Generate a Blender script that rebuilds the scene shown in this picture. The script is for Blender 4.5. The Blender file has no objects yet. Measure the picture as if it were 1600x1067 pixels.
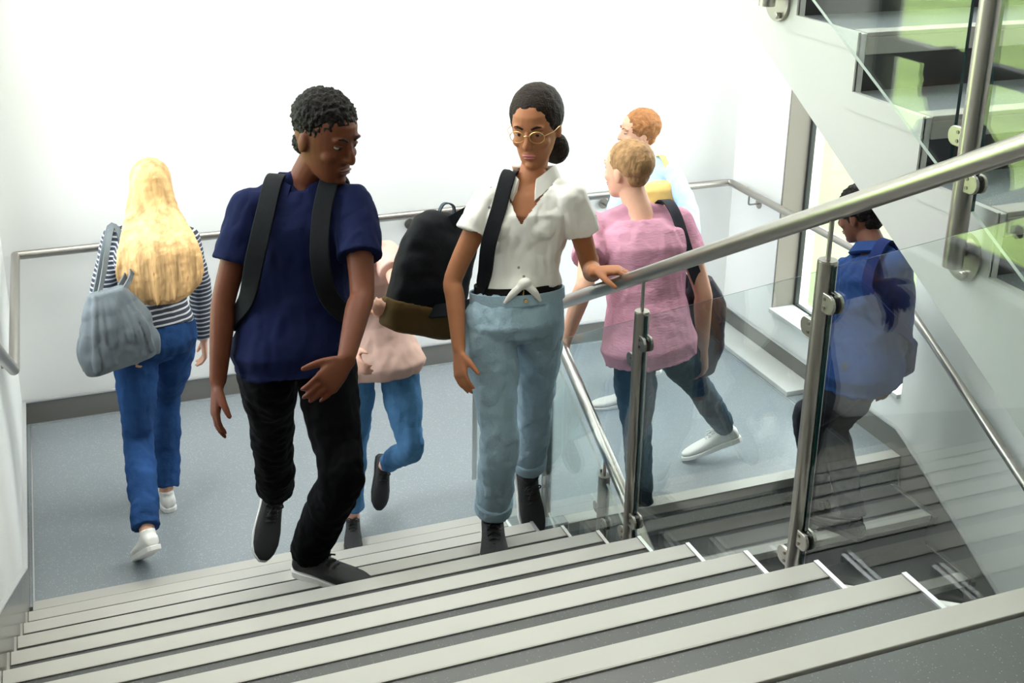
import bpy, math, random
import numpy as np
from mathutils import Vector, noise
rng = random.Random(7)
sc = bpy.context.scene
COL = sc.collection

# ------------------------------------------------------------------ camera, world, lights, exposure
OZ = 4.639                     # camera height above the lower floor
F_PX, PPX, PPY = 1898.2, 800.0, 368.8
YAW, PITCH, ROLL = (math.radians(a) for a in (21.16973606, 19.41824556, -0.92610138))
cy_, sy_, cp_, sp_, cr_, sr_ = math.cos(YAW), math.sin(YAW), math.cos(PITCH), math.sin(PITCH), math.cos(ROLL), math.sin(ROLL)
FW = np.array([sy_ * cp_, cy_ * cp_, -sp_]); RT0 = np.array([cy_, -sy_, 0.0]); DN0 = np.cross(FW, RT0)
RT = cr_ * RT0 + sr_ * DN0; DN = -sr_ * RT0 + cr_ * DN0
CAM = np.array([0.0, 0.0, OZ])
cd = bpy.data.cameras.new('camera'); cam = bpy.data.objects.new('camera', cd); COL.objects.link(cam)
from mathutils import Matrix
cam.matrix_world = Matrix(((RT[0], -DN[0], -FW[0], 0), (RT[1], -DN[1], -FW[1], 0), (RT[2], -DN[2], -FW[2], OZ), (0, 0, 0, 1)))
cd.sensor_width = 36; cd.lens = F_PX / 1600 * 36; cd.shift_y = -(533.5 - PPY) / 1600; cd.clip_start = 0.02; cd.clip_end = 300
sc.camera = cam

w = bpy.data.worlds.new('sky'); sc.world = w; w.use_nodes = True
bg = w.node_tree.nodes['Background']
bg.inputs[0].default_value = (0.97, 0.98, 1.0, 1); bg.inputs[1].default_value = 9.0

def sun(name, rot, e, col):
    l = bpy.data.lights.new(name, 'SUN'); l.energy = e; l.color = col; l.angle = math.radians(1.5)
    o = bpy.data.objects.new(name, l); o.rotation_euler = [math.radians(a) for a in rot]; COL.objects.link(o)
def area(name, loc, rot, sx, sy, e, col):
    l = bpy.data.lights.new(name, 'AREA'); l.shape = 'RECTANGLE'; l.size = sx; l.size_y = sy; l.energy = e; l.color = col
    o = bpy.data.objects.new(name, l); o.location = loc; o.rotation_euler = [math.radians(a) for a in rot]; COL.objects.link(o)
sun('sun', (-38, 0, 0), 15.0, (1, .96, .88))
area('fill_light_landing', (1.7, 5.0, 7.9), (0, 0, 0), 3.2, 1.8, 190, (1, .99, .97))  # added unseen fill brightening the landing, no fixture in the ceiling
area('fill_light_floor', (1.4, 0.6, 7.9), (0, 0, 0), 3.2, 3.0, 18, (1, .97, .94))  # weak added fill above the top floor, no rooflight modelled

sc.view_settings.view_transform = 'Standard'
try: sc.view_settings.look = 'None'
except Exception: pass
sc.view_settings.gamma = 1.0; sc.view_settings.use_curve_mapping = False
sc.view_settings.exposure = 0.0
sc.cycles.use_denoising = True
sc.cycles.max_bounces = 10; sc.cycles.transparent_max_bounces = 24; sc.cycles.diffuse_bounces = 6
sc.cycles.sample_clamp_indirect = 8.0
sc.cycles.caustics_reflective = False; sc.cycles.caustics_refractive = False

def ray(px, py): return RT * ((px - PPX) / F_PX) + DN * ((py - PPY) / F_PX) + FW
def at(px, py, Y):
    v = ray(px, py); return CAM + v * (Y / v[1])
def at_z(px, py, z):
    v = ray(px, py); return CAM + v * ((z - OZ) / v[2])
def reach(par, px, py, L, near=True):
    v = ray(px, py); v = v / np.linalg.norm(v); d = CAM - par
    b = d @ v; c = d @ d - L * L; disc = b * b - c
    t = -b if disc < 0 else (-b - math.sqrt(disc) if near else -b + math.sqrt(disc))
    p = CAM + v * t
    return p if disc >= 0 else par + (p - par) / np.linalg.norm(p - par) * L

# ------------------------------------------------------------------ materials
def mat(name, col, rough=.5, metal=0.0, bump=0.0, bscale=60, var=0.0, vscale=8, spec=None, stretch=None, sheen=0):
    m = bpy.data.materials.new(name); m.use_nodes = True; nt = m.node_tree; b = nt.nodes['Principled BSDF']
    b.inputs['Base Color'].default_value = (*col, 1); b.inputs['Roughness'].default_value = rough; b.inputs['Metallic'].default_value = metal
    if spec is not None: b.inputs['Specular IOR Level'].default_value = spec
    if sheen: b.inputs['Sheen Weight'].default_value = sheen
    tc = nt.nodes.new('ShaderNodeTexCoord'); mp = nt.nodes.new('ShaderNodeMapping'); nt.links.new(tc.outputs['Object'], mp.inputs[0])
    if stretch: mp.inputs['Scale'].default_value = stretch
    if var:
        n = nt.nodes.new('ShaderNodeTexNoise'); n.inputs['Scale'].default_value = vscale; n.inputs['Detail'].default_value = 5
        nt.links.new(mp.outputs[0], n.inputs['Vector'])
        r = nt.nodes.new('ShaderNodeMapRange'); r.inputs[1].default_value = .3; r.inputs[2].default_value = .7
        r.inputs[3].default_value = 1 - var; r.inputs[4].default_value = 1 + var; nt.links.new(n.outputs[0], r.inputs[0])
        mx = nt.nodes.new('ShaderNodeVectorMath'); mx.operation = 'SCALE'; mx.inputs[0].default_value = col
        nt.links.new(r.outputs[0], mx.inputs['Scale']); nt.links.new(mx.outputs[0], b.inputs['Base Color'])
    if bump:
        n = nt.nodes.new('ShaderNodeTexNoise'); n.inputs['Scale'].default_value = bscale; n.inputs['Detail'].default_value = 4
        nt.links.new(mp.outputs[0], n.inputs['Vector'])
        bp = nt.nodes.new('ShaderNodeBump'); bp.inputs['Strength'].default_value = bump; bp.inputs['Distance'].default_value = .005
        nt.links.new(n.outputs[0], bp.inputs['Height']); nt.links.new(bp.outputs[0], b.inputs['Normal'])
    return m
def speckle(name, base, chip, rough):
    m = mat(name, base, rough); nt = m.node_tree; b = nt.nodes['Principled BSDF']
    tc = nt.nodes.new('ShaderNodeTexCoord')
    v = nt.nodes.new('ShaderNodeTexVoronoi'); v.inputs['Scale'].default_value = 170; nt.links.new(tc.outputs['Object'], v.inputs['Vector'])
    r = nt.nodes.new('ShaderNodeMapRange'); r.inputs[1].default_value = .1; r.inputs[2].default_value = .26; r.inputs[3].default_value = 1; r.inputs[4].default_value = 0
    nt.links.new(v.outputs['Distance'], r.inputs[0])
    cs = nt.nodes.new('ShaderNodeSeparateColor'); nt.links.new(v.outputs['Color'], cs.inputs[0])
    gt = nt.nodes.new('ShaderNodeMath'); gt.operation = 'GREATER_THAN'; gt.inputs[1].default_value = .62; nt.links.new(cs.outputs[0], gt.inputs[0])
    ml = nt.nodes.new('ShaderNodeMath'); ml.operation = 'MULTIPLY'; nt.links.new(r.outputs[0], ml.inputs[0]); nt.links.new(gt.outputs[0], ml.inputs[1])
    n = nt.nodes.new('ShaderNodeTexNoise'); n.inputs['Scale'].default_value = 260; nt.links.new(tc.outputs['Object'], n.inputs['Vector'])
    c1 = nt.nodes.new('ShaderNodeMix'); c1.data_type = 'RGBA'; c1.inputs[6].default_value = (*[c * .82 for c in base], 1); c1.inputs[7].default_value = (*[c * 1.15 for c in base], 1)
    nt.links.new(n.outputs[0], c1.inputs[0])
    c2 = nt.nodes.new('ShaderNodeMix'); c2.data_type = 'RGBA'; c2.inputs[7].default_value = (*chip, 1)
    nt.links.new(ml.outputs[0], c2.inputs[0]); nt.links.new(c1.outputs[2], c2.inputs[6]); nt.links.new(c2.outputs[2], b.inputs['Base Color'])
    return m
def steel(name, col=(.42, .395, .365), rough=.30):
    m = mat(name, col, rough, 1.0, bump=.05, bscale=140, stretch=(1, 1, .08)); return m
def glass_mat():
    m = bpy.data.materials.new('clear_glass'); m.use_nodes = True; nt = m.node_tree; nt.nodes.clear()
    o = nt.nodes.new('ShaderNodeOutputMaterial'); t = nt.nodes.new('ShaderNodeBsdfTransparent'); t.inputs[0].default_value = (.95, .98, .97, 1)
    g = nt.nodes.new('ShaderNodeBsdfGlossy'); g.inputs['Roughness'].default_value = .01; g.inputs[0].default_value = (1, 1, 1, 1)
    f = nt.nodes.new('ShaderNodeFresnel'); ge = nt.nodes.new('ShaderNodeNewGeometry')
    io = nt.nodes.new('ShaderNodeMapRange'); io.inputs[3].default_value = 1.45; io.inputs[4].default_value = 1 / 1.45   # same reflectance from inside the pane
    nt.links.new(ge.outputs['Backfacing'], io.inputs[0]); nt.links.new(io.outputs[0], f.inputs[0])
    mx = nt.nodes.new('ShaderNodeMixShader'); nt.links.new(f.outputs[0], mx.inputs[0]); nt.links.new(t.outputs[0], mx.inputs[1]); nt.links.new(g.outputs[0], mx.inputs[2])
    nt.links.new(mx.outputs[0], o.inputs[0]); return m
M = {}
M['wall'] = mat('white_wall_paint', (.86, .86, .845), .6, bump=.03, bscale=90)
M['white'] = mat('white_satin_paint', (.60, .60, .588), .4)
M['floor'] = speckle('grey_blue_vinyl', (.235, .262, .285), (.75, .80, .83), .28)
M['tread'] = speckle('charcoal_stair_vinyl', (.056, .055, .057), (.2, .2, .2), .36)
M['riser'] = mat('dark_riser_vinyl', (.022, .021, .023), .4)
M['nosing'] = mat('pale_grey_nosing', (.455, .44, .41), .5, bump=.04, bscale=300, var=.03, vscale=5)
M['nosing_face'] = mat('nosing_groove', (.36, .34, .32), .5)
M['skirt'] = mat('grey_vinyl_skirting', (.17, .165, .15), .22)
M['alu'] = mat('aluminium_trim', (.75, .75, .76), .3, .85)
M['steel'] = steel('brushed_steel')
M['dark_steel'] = steel('dark_brushed_steel', (.22, .20, .18), .35)
M['glass'] = glass_mat()
M['glass_edge'] = mat('green_glass_edge', (.004, .05, .055), .12)
M['glass_rim'] = mat('pale_polished_glass_edge', (.62, .68, .66), .25)
M['gasket'] = mat('black_gasket', (.01, .01, .01), .5)
M['frame'] = mat('taupe_window_frame', (.24, .215, .185), .45)
M['frame_dark'] = mat('dark_window_frame', (.03, .032, .034), .4)
M['grass'] = mat('lawn', (.30, .42, .12), .9, var=.22, vscale=.6, bump=.3, bscale=20)  # green brightened in the colour so its reflection in the glass stays strong
M['grass_dimmed'] = mat('lawn_dimmed', (.062, .092, .030), .9, var=.3, vscale=.5, bump=.3, bscale=20)  # same lawn, colour darkened so the window view does not burn out
M['leaf'] = mat('hedge_green', (.04, .09, .02), .8, var=.5, vscale=6, bump=.6, bscale=15)
M['ceil'] = mat('ceiling_paint', (.85, .85, .85), .7)

# ------------------------------------------------------------------ mesh helpers
class MB:
    def __init__(s): s.v = []; s.f = []; s.mi = []; s.cur = 0
    def add(s, vs, fs):
        n = len(s.v); s.v += [tuple(map(float, v)) for v in vs]; s.f += [tuple(i + n for i in f) for f in fs]; s.mi += [s.cur] * len(fs); return s
    def box(s, x0, x1, y0, y1, z0, z1):
        return s.add([(x, y, z) for x in (x0, x1) for y in (y0, y1) for z in (z0, z1)],
                     [(0, 1, 3, 2), (4, 6, 7, 5), (0, 4, 5, 1), (2, 3, 7, 6), (0, 2, 6, 4), (1, 5, 7, 3)])
    def prism(s, pts, a, b, axis=0):       # polygon in the plane normal to axis
        n = len(pts)
        def mk(p, c):
            return (c, p[0], p[1]) if axis == 0 else ((p[0], c, p[1]) if axis == 1 else (p[0], p[1], c))
        vs = [mk(p, a) for p in pts] + [mk(p, b) for p in pts]
        fs = [tuple(range(n)), tuple(range(2 * n - 1, n - 1, -1))] + [(i, n + i, n + (i + 1) % n, (i + 1) % n) for i in range(n)]
        return s.add(vs, fs)
    def tube(s, path, r, seg=16, cap=True):
        P = [np.array(p, float) for p in path]; n = len(P); rs = r if hasattr(r, '__len__') else [r] * n
        T = [(P[min(i + 1, n - 1)] - P[max(i - 1, 0)]) for i in range(n)]; T = [t / (np.linalg.norm(t) + 1e-9) for t in T]
        u = np.cross(T[0], [0, 0, 1.0]);
        if np.linalg.norm(u) < .1: u = np.cross(T[0], [0, 1.0, 0])
        u /= np.linalg.norm(u); vs = []
        for i in range(n):
            u = u - T[i] * (u @ T[i]); u /= np.linalg.norm(u); q = np.cross(T[i], u)
            vs += [P[i] + rs[i] * (math.cos(a) * u + math.sin(a) * q) for a in [2 * math.pi * k / seg for k in range(seg)]]
        fs = [(i * seg + k, i * seg + (k + 1) % seg, (i + 1) * seg + (k + 1) % seg, (i + 1) * seg + k) for i in range(n - 1) for k in range(seg)]
        if cap: fs += [tuple(range(seg - 1, -1, -1)), tuple((n - 1) * seg + k for k in range(seg))]
        return s.add(vs, fs)
    def cyl(s, p0, p1, r, seg=20): return s.tube([p0, p1], r, seg)
    def ball(s, c, r, seg=16, rings=10):
        r = r if hasattr(r, '__len__') else (r, r, r); vs = []; 
        for i in range(1, rings):
            t = math.pi * i / rings
            vs += [(c[0] + r[0] * math.sin(t) * math.cos(2 * math.pi * k / seg), c[1] + r[1] * math.sin(t) * math.sin(2 * math.pi * k / seg), c[2] + r[2] * math.cos(t)) for k in range(seg)]
        fs = [(i * seg + k, (i + 1) * seg + k, (i + 1) * seg + (k + 1) % seg, i * seg + (k + 1) % seg) for i in range(rings - 2) for k in range(seg)]
        n = len(vs); vs += [(c[0], c[1], c[2] + r[2]), (c[0], c[1], c[2] - r[2])]
        fs += [(n, k, (k + 1) % seg) for k in range(seg)] + [(n + 1, (rings - 2) * seg + (k + 1) % seg, (rings - 2) * seg + k) for k in range(seg)]
        return s.add(vs, fs)
    def build(s, name, m, parent=None, smooth=False, bevel=0, loc=None):
        me = bpy.data.meshes.new(name)
        base = np.zeros(3)
        if parent is not None: base = wloc(parent)
        elif loc is not None: base = np.array(loc, float)
        me.from_pydata([tuple(np.array(v) - base) for v in s.v], [], s.f); me.update()
        ms = m if isinstance(m, (list, tuple)) else [m]
        for x in ms: me.materials.append(x)
        if len(ms) > 1: me.polygons.foreach_set('material_index', s.mi)
        import bmesh
        bm = bmesh.new(); bm.from_mesh(me); bmesh.ops.recalc_face_normals(bm, faces=bm.faces); bm.to_mesh(me); bm.free()
        o = bpy.data.objects.new(name, me); COL.objects.link(o)
        if parent is not None: o.parent = parent
        elif loc is not None: o.location = loc
        if smooth:
            me.polygons.foreach_set('use_smooth', [True] * len(me.polygons))
            try: me.set_sharp_from_angle(angle=math.radians(40))
            except Exception: pass
        if bevel:
            b = o.modifiers.new('b', 'BEVEL'); b.width = bevel; b.segments = 2; b.limit_method = 'ANGLE'
        return o
def wloc(o):
    p = np.zeros(3)
    while o is not None: p = p + np.array(o.location); o = o.parent
    return p
def thing(name, label, cat, loc=(0, 0, 0), group=None):
    o = bpy.data.objects.new(name, None); COL.objects.link(o); o.location = loc; o.empty_display_size = .1
    o['label'] = label; o['category'] = cat
    if group: o['group'] = group
    return o
def tag(o, label, cat, group=None, kind=None):
    o['label'] = label; o['category'] = cat
    if group: o['group'] = group
    if kind: o['kind'] = kind
    return o
def struct(o, label, cat):
    o['kind'] = 'structure'; o['label'] = label; o['category'] = cat; return o
def fillet(path, rad, n=6):
    P = [np.array(p, float) for p in path]; out = [P[0]]
    for i in range(1, len(P) - 1):
        a, b, c = P[i - 1], P[i], P[i + 1]; u = (a - b); v = (c - b); lu, lv = np.linalg.norm(u), np.linalg.norm(v)
        r = min(rad, lu * .45, lv * .45); p, q = b + u / lu * r, b + v / lv * r
        for k in range(n + 1):
            t = k / n; out.append((1 - t) ** 2 * p + 2 * t * (1 - t) * b + t * t * q)
    out.append(P[-1]); return out

# ------------------------------------------------------------------ dimensions
G, R = .30, .163
ZU = 3.26; ZL = 1.63                       # top floor, half landing
XL, XR, YB = -.312, 3.76, 6.05              # inner wall faces
YM, YLo = 4.468, 4.287                     # landing edges: our flight, lower flight
XE = 1.594                                 # right end of our flight's treads
X2 = 1.95                                  # left end of the lower flight
XS = 2.085                                 # inner face of the upper flight's stringer
SL = R / G
nose = lambda y: ZL + (YM - y) * SL        # nosing line of our flight
lnose = lambda y: ZL + (y - YLo) * SL      # nosing line of the lower flight
unose = lambda y: 4.075 + (y - 2.733) * SL # nosing line of the upper flight

# ------------------------------------------------------------------ setting
struct(MB().box(XL - .25, XR + .25, -5, 6.3, -.2, 0).build('floor_lower', M['floor'], bevel=0), 'dark grey vinyl floor of the storey below the stairs', 'floor')
o = struct(MB().box(XL - .02, 1.62, YM - .03, YB + .02, ZL - .24, ZL).box(1.62, XR + .03, YLo - .0, YB + .02, ZL - .24, ZL).build('floor_landing', M['floor']), 'speckled grey vinyl floor of the half landing', 'floor')
struct(MB().box(XL - 3, 1.62, -5, 1.40, ZU - .26, ZU).box(1.62, XS, -5, 1.15, ZU - .26, ZU).box(XS, XR + .03, -5, 1.53, ZU - .26, ZU).build('floor_upper', M['tread']), 'charcoal vinyl floor at the top of the nearest flight', 'floor')
struct(MB().box(XL - .25, XR + .25, YB, YB + .25, 0, 8).build('wall_back', M['wall']), 'plain white wall behind the half landing', 'wall')
struct(MB().box(XL - 3, XR + .25, -5.2, -5, 0, 8).build('wall_front', M['wall']), 'white wall behind the viewer at the top floor', 'wall')
# left wall with a tall window
wy0, wy1, wz0, wz1 = 3.5, 5.66, 2.75, 7.2
b = MB().box(XL - .25, XL, -5, YB, 0, wz0).box(XL - .25, XL, -5, YB, wz1, 8).box(XL - .25, XL, -5, wy0, wz0, wz1).box(XL - .25, XL, wy1, YB, wz0, wz1)
struct(b.build('wall_left', M['wall']), 'white wall along the left of the stairs', 'wall')
ry0, ry1, rz0, rz1 = 4.35, 5.53, 1.915, 7.2
b = MB().box(XR, XR + .25, -5, YB, 0, rz0).box(XR, XR + .25, -5, YB, rz1, 8).box(XR, XR + .25, -5, ry0, rz0, rz1).box(XR, XR + .25, ry1, YB, rz0, rz1)
struct(b.build('wall_right', M['wall']), 'white wall along the right of the lower flight', 'wall')
struct(MB().box(XL - .25, XR + .25, -5, YB + .25, 8, 8.2).build('ceiling', M['ceil']), 'white ceiling high above the stairwell', 'ceiling')
def window(name, label, x0, x1, y0, y1, z0, z1, bars, mull, fm, fw=.06):
    t = struct(thing(name, '', '', (x0, (y0 + y1) / 2, z0)), label, 'window')
    xm = (x0 + x1) / 2
    MB().box(x0, x1, y0, y0 + fw, z0, z1).build('jamb', fm, t, bevel=.003); MB().box(x0, x1, y1 - fw, y1, z0, z1).build('jamb', fm, t, bevel=.003)
    MB().box(x0, x1, y0 + fw, y1 - fw, z0, z0 + fw).build('sill_frame', fm, t, bevel=.003); MB().box(x0, x1, y0 + fw, y1 - fw, z1 - fw, z1).build('head_frame', fm, t, bevel=.003)
    zs = [z0 + fw] + [q for bz in bars for q in (bz - fw / 2, bz + fw / 2)] + [z1 - fw]
    ys = [y0 + fw] + [q for bz in mull for q in (bz - fw / 2, bz + fw / 2)] + [y1 - fw]
    for bz in bars: MB().box(x0, x1, y0 + fw, y1 - fw, bz - fw / 2, bz + fw / 2).build('transom', fm, t, bevel=.003)
    for my in mull: MB().box(x0 + .004, x1 - .004, my - fw / 2, my + fw / 2, z0 + fw, z1 - fw).build('mullion', fm, t)
    for i in range(0, len(zs), 2):
        for j in range(0, len(ys), 2):
            MB().box(xm - .006, xm + .006, ys[j] - .005, ys[j + 1] + .005, zs[i] - .005, zs[i + 1] + .005).build('pane', M['glass'], t)
    return t
window('window_1', 'tall window beside the landing looking onto the lawn', 3.90, 3.93, ry0, ry1, rz0, rz1, [4.9], [], M['frame_dark'], .028)
MB().box(XR + .002, 3.90, ry1 - .012, ry1 - .001, rz0, rz1).build('reveal_lining', M['frame'], bpy.data.objects['window_1'])
MB().box(XR - .025, 3.90, ry0, ry1 - .012, rz0 - .005, rz0 + .02).build('window_sill', M['white'], bpy.data.objects['window_1'], bevel=.003)
window('window_2', 'wide window high in the left wall', XL - .16, XL - .08, wy0, wy1, wz0, wz1, [3.42, 5.2], [], M['frame_dark'], .09)
# skirtings and weld strips
def skirt(name, label, polys):
    t = struct(thing(name, '', '', polys[0][0]), label, 'skirting')
    return t
SK = .12
t = struct(thing('baseboard_back', '', '', (1.7, YB - .01, ZL)), 'dark grey skirting along the back wall of the landing', 'skirting')
MB().box(XL, XR, YB - .014, YB, ZL, ZL + SK).build('upstand', M['skirt'], t)
MB().box(XL, XR, YB - .018, YB, ZL + SK, ZL + SK + .008).build('cap_strip', M['alu'], t)
MB().box(XL + .03, XR - .05, YB - .036, YB - .030, ZL, ZL + .0025).build('weld_strip', M['alu'], t)
t = struct(thing('baseboard_left', '', '', (XL, 5.2, ZL)), 'grey skirting on the left wall, running down the stairs', 'skirting')
pl = [(YM - .06, ZL - .05), (YB - .016, ZL), (YB - .016, ZL + SK), (YM + .12, ZL + SK)]
y_t = 0.9
MB().prism([(YB - .016, ZL), (YB - .016, ZL + SK), (YM + .06, ZL + SK), (1.3, nose(1.3) + .145), (1.3, nose(1.3) - .1), (YM - .05, ZL - .1), (YM - .0, ZL)], XL, XL + .014).build('upstand', M['skirt'], t)
MB().prism([(YB - .016, ZL + SK), (YB - .016, ZL + SK + .008), (YM + .055, ZL + SK + .008), (1.3, nose(1.3) + .154), (1.3, nose(1.3) + .145), (YM + .06, ZL + SK)], XL, XL + .019).build('cap_strip', M['alu'], t)
MB().box(XL + .026, XL + .032, YM + .0, YB - .036, ZL, ZL + .0025).build('weld_strip', M['alu'], t)
t = struct(thing('baseboard_right', '', '', (XR, 5.2, ZL)), 'dark grey skirting on the right wall, raking down with the lower flight', 'skirting')
y_b = YLo - 9 * G
MB().prism([(YB - .016, ZL), (YB - .016, ZL + SK), (YLo + .05, ZL + SK), (YLo - .03, ZL + .085), (y_b, lnose(y_b) + .085), (y_b, max(0, lnose(y_b) - .22)), (YLo - .05, ZL - .24), (YLo, ZL)], XR - .014, XR).build('upstand', M['skirt'], t)
MB().prism([(YLo - .03, ZL + .085), (y_b, lnose(y_b) + .085), (y_b, lnose(y_b) + .093), (YLo - .03, ZL + .093), (YLo + .05, ZL + SK + .008), (YB - .016, ZL + SK + .008), (YB - .016, ZL + SK), (YLo + .05, ZL + SK)], XR - .019, XR).build('cap_strip', M['alu'], t)
struct(MB().box(3.565, XR - .014, 5.02, YB - .016, ZL, ZL + .03).build('trim_1', M['white'], bevel=.004), 'low white duct cover on the floor under the window', 'duct cover')
struct(MB().box(3.555, 3.561, 4.40, YB - .03, ZL, ZL + .0025).build('trim_2', M['alu']), 'thin pale floor strip beside the white duct cover', 'floor strip')
# outdoors
tag(MB().box(-60, 0, -60, 80, -.32, -.22).build('lawn', M['grass']), 'lawn with brightened green, mirrored in the glass of the upper flight', 'lawn', kind='structure')
tag(MB().box(0, 60, -60, 80, -.32, -.22).build('lawn', M['grass_dimmed']), 'lawn with darkened green, seen through the tall landing window', 'lawn', kind='structure')

# ------------------------------------------------------------------ staircases
def step(parent, x0, x1, yn, z, d, well, left_piece=False, face=.035, ridge=True):
    """one tread: nosing edge at yn, tread running away from it towards d (+1/-1 in y)"""
    ny = sorted((yn, yn + d * .06)); ty = sorted((yn + d * .06, yn + d * (G + .012)))
    tr = MB().box(x0, x1, ty[0], ty[1], z - .035, z).build('tread', M['tread'], parent)
    n0 = x0 + (.010 if left_piece else 0)
    q = MB(); q.box(n0, x1, ny[0], ny[1], z - .01, z + .003)
    fy = sorted((yn, yn + d * .012)); q.box(n0, x1, fy[0], fy[1], z - face, z - .01)
    nz = q.build('nosing', M['nosing'], tr, bevel=.002)
    gy = sorted((yn + d * .0605, yn + d * .0635)); MB().box(n0, x1, gy[0], gy[1], z - .003, z + .0035).build('nosing_edge', M['nosing_face'], tr)
    if left_piece: MB().box(x0, x0 + .008, min(yn, yn + d * G), max(yn, yn + d * G), z - R, z + .003).build('joint_strip', M['nosing_face'], tr)
    ry = sorted((yn + d * .015, yn + d * .03)); MB().box(x0, x1, ry[0], ry[1], z - R - .01, z - .035).build('riser', M['riser'], parent)
    if well == 'right': MB().box(x1, x1 + .012, min(yn, yn + d * G), max(yn, yn + d * G), z - .045, z + .006).build('end_trim', M['alu'], tr)
    if well == 'wall': MB().box(x1 - .004, x1 + .004, min(yn, yn + d * G), max(yn, yn + d * G), z - .02, z + .003).build('end_trim', M['alu'], tr)
t = thing('staircase', 'near flight of dark stairs with wide pale nosings, under the two walkers', 'staircase', (.62, 3.0, ZL))
for k in range(-1, 10):
    yn = YM - .3 * (9 - k); z = ZL + R * (9 - k)
    if k == 9: 
        q = MB().box(XL + .024, XE, YM - .06, YM, ZL - .01, ZL + .003).box(XL + .024, XE, YM - .065, YM - .05, ZL - .05, ZL - .01)
        q.build('nosing', M['nosing'], t, bevel=.002);
        MB().box(XE, XE + .012, YM - .2, YM, ZL - .045, ZL + .006).build('end_trim', M['alu'], t)
        continue
    if k == -1:
        MB().box(XL + .004, 2.08, yn - .06, yn, z - .01, z + .003).box(XL + .004, 2.08, yn - .012, yn, z - .05, z - .01).build('nosing', M['nosing'], t, bevel=.002)
        MB().box(XL + .004, 1.62, yn - .07, yn - .015, z - .26, z - .01).build('riser', M['riser'], t)
        continue
    step(t, XL + .014, XE, yn, z, -1, 'right', True)
yb0 = YM + .0
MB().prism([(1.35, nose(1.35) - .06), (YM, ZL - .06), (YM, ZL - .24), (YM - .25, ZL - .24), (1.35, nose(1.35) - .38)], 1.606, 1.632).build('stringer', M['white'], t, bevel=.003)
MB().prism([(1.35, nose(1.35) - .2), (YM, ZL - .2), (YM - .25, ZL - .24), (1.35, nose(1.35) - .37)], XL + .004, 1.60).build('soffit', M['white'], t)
t = thing('staircase', 'lower flight of dark stairs going down from the landing beside the right wall', 'staircase', (2.8, 3.2, 0))
q = MB().box(X2, XR - .016, YLo - .002, YLo + .058, ZL - .01, ZL + .003).box(X2, XR - .016, YLo - .014, YLo - .0, ZL - .045, ZL + .003)
q.build('nosing', M['nosing'], t, bevel=.002)
for k in range(1, 10):
    step(t, X2, 3.72, YLo - .3 * k, ZL - R * k, 1, 'wall')
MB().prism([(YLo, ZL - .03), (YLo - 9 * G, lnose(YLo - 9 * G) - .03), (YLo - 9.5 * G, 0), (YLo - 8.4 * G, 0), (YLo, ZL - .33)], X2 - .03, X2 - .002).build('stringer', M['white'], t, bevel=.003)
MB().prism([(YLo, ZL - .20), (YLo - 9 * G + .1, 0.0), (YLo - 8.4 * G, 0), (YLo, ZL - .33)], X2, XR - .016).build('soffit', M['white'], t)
for i in range(1, 10):
    MB().box(3.722, XR - .014, YLo - .3 * i - .02, YLo - .3 * i + .32, ZL - R * i - .05, ZL - R * i + .0).build('end_strip', M['skirt'], t)
t = thing('staircase', 'upper flight of stairs with a broad white stringer, top right', 'staircase', (2.9, 2.7, ZU))
NU = 9
saw = []
for k in range(NU):
    yn = 1.533 + .3 * k; z = ZU + R * (k + 1)
    saw += [(yn, z - R), (yn, z)]
    tr = MB().box(XS, XR - .004, yn + .05, yn + G + .02, z - .035, z).build('tread', M['floor'], t)
    MB().box(XS, XR - .004, yn - .001, yn + .055, z - .01, z + .003).box(XS, XR - .004, yn - .004, yn + .01, z - .058, z - .01).build('nosing', M['nosing'], tr, bevel=.002)
    MB().box(XS, XR - .004, yn + .012, yn + .03, z - R, z - .04).build('riser', M['riser'], t)
    MB().box(XS - .030, XS - .020, yn, yn + G - .0, z - .048, z + .004).build('tread_cap', M['white'], tr)
    MB().box(XS - .030, XS - .020, yn, yn + .035, z - R - .045, z - .049).build('riser_cap', M['white'], t)
ye = 1.533 + .3 * NU; saw += [(ye, ZU + R * NU)]
low = [(ye, unose(ye) - .36), (2.0, unose(2.0) - .36 - .03), (1.533, unose(1.533) - .42)]
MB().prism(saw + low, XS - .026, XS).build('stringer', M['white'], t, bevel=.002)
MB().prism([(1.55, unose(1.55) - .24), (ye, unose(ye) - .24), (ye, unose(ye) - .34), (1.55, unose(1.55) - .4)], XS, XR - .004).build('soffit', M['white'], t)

# ------------------------------------------------------------------ balustrades
def clamp(parent, x, y, z, dy):
    """pair of D shaped clamp plates gripping the glass; dy = side of the post"""
    for s in (-1, 1):
        pts = []
        L, rr = .052, .024
        pts += [(y + dy * .012, z - rr), (y + dy * .012, z + rr)]
        for a in range(0, 9): th = math.pi / 2 - math.pi * a / 8; pts.append((y + dy * (L - rr * .55 + rr * .9 * math.cos(th)), z + rr * math.sin(th)))
        o = MB().prism(pts, x + s * .0075, x + s * .0165).build('clamp_plate', M['steel'], parent, bevel=.002)
        for dz in (-.011, .011): MB().cyl((x + s * .0165, y + dy * .026, z + dz), (x + s * .0185, y + dy * .026, z + dz), .0045, 10).build('screw', M['dark_steel'], o)
    MB().box(x - .0075, x + .0075, min(y + dy * .02, y + dy * .05), max(y + dy * .02, y + dy * .05), z - .02, z + .02).build('gasket', M['gasket'], parent)
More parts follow.
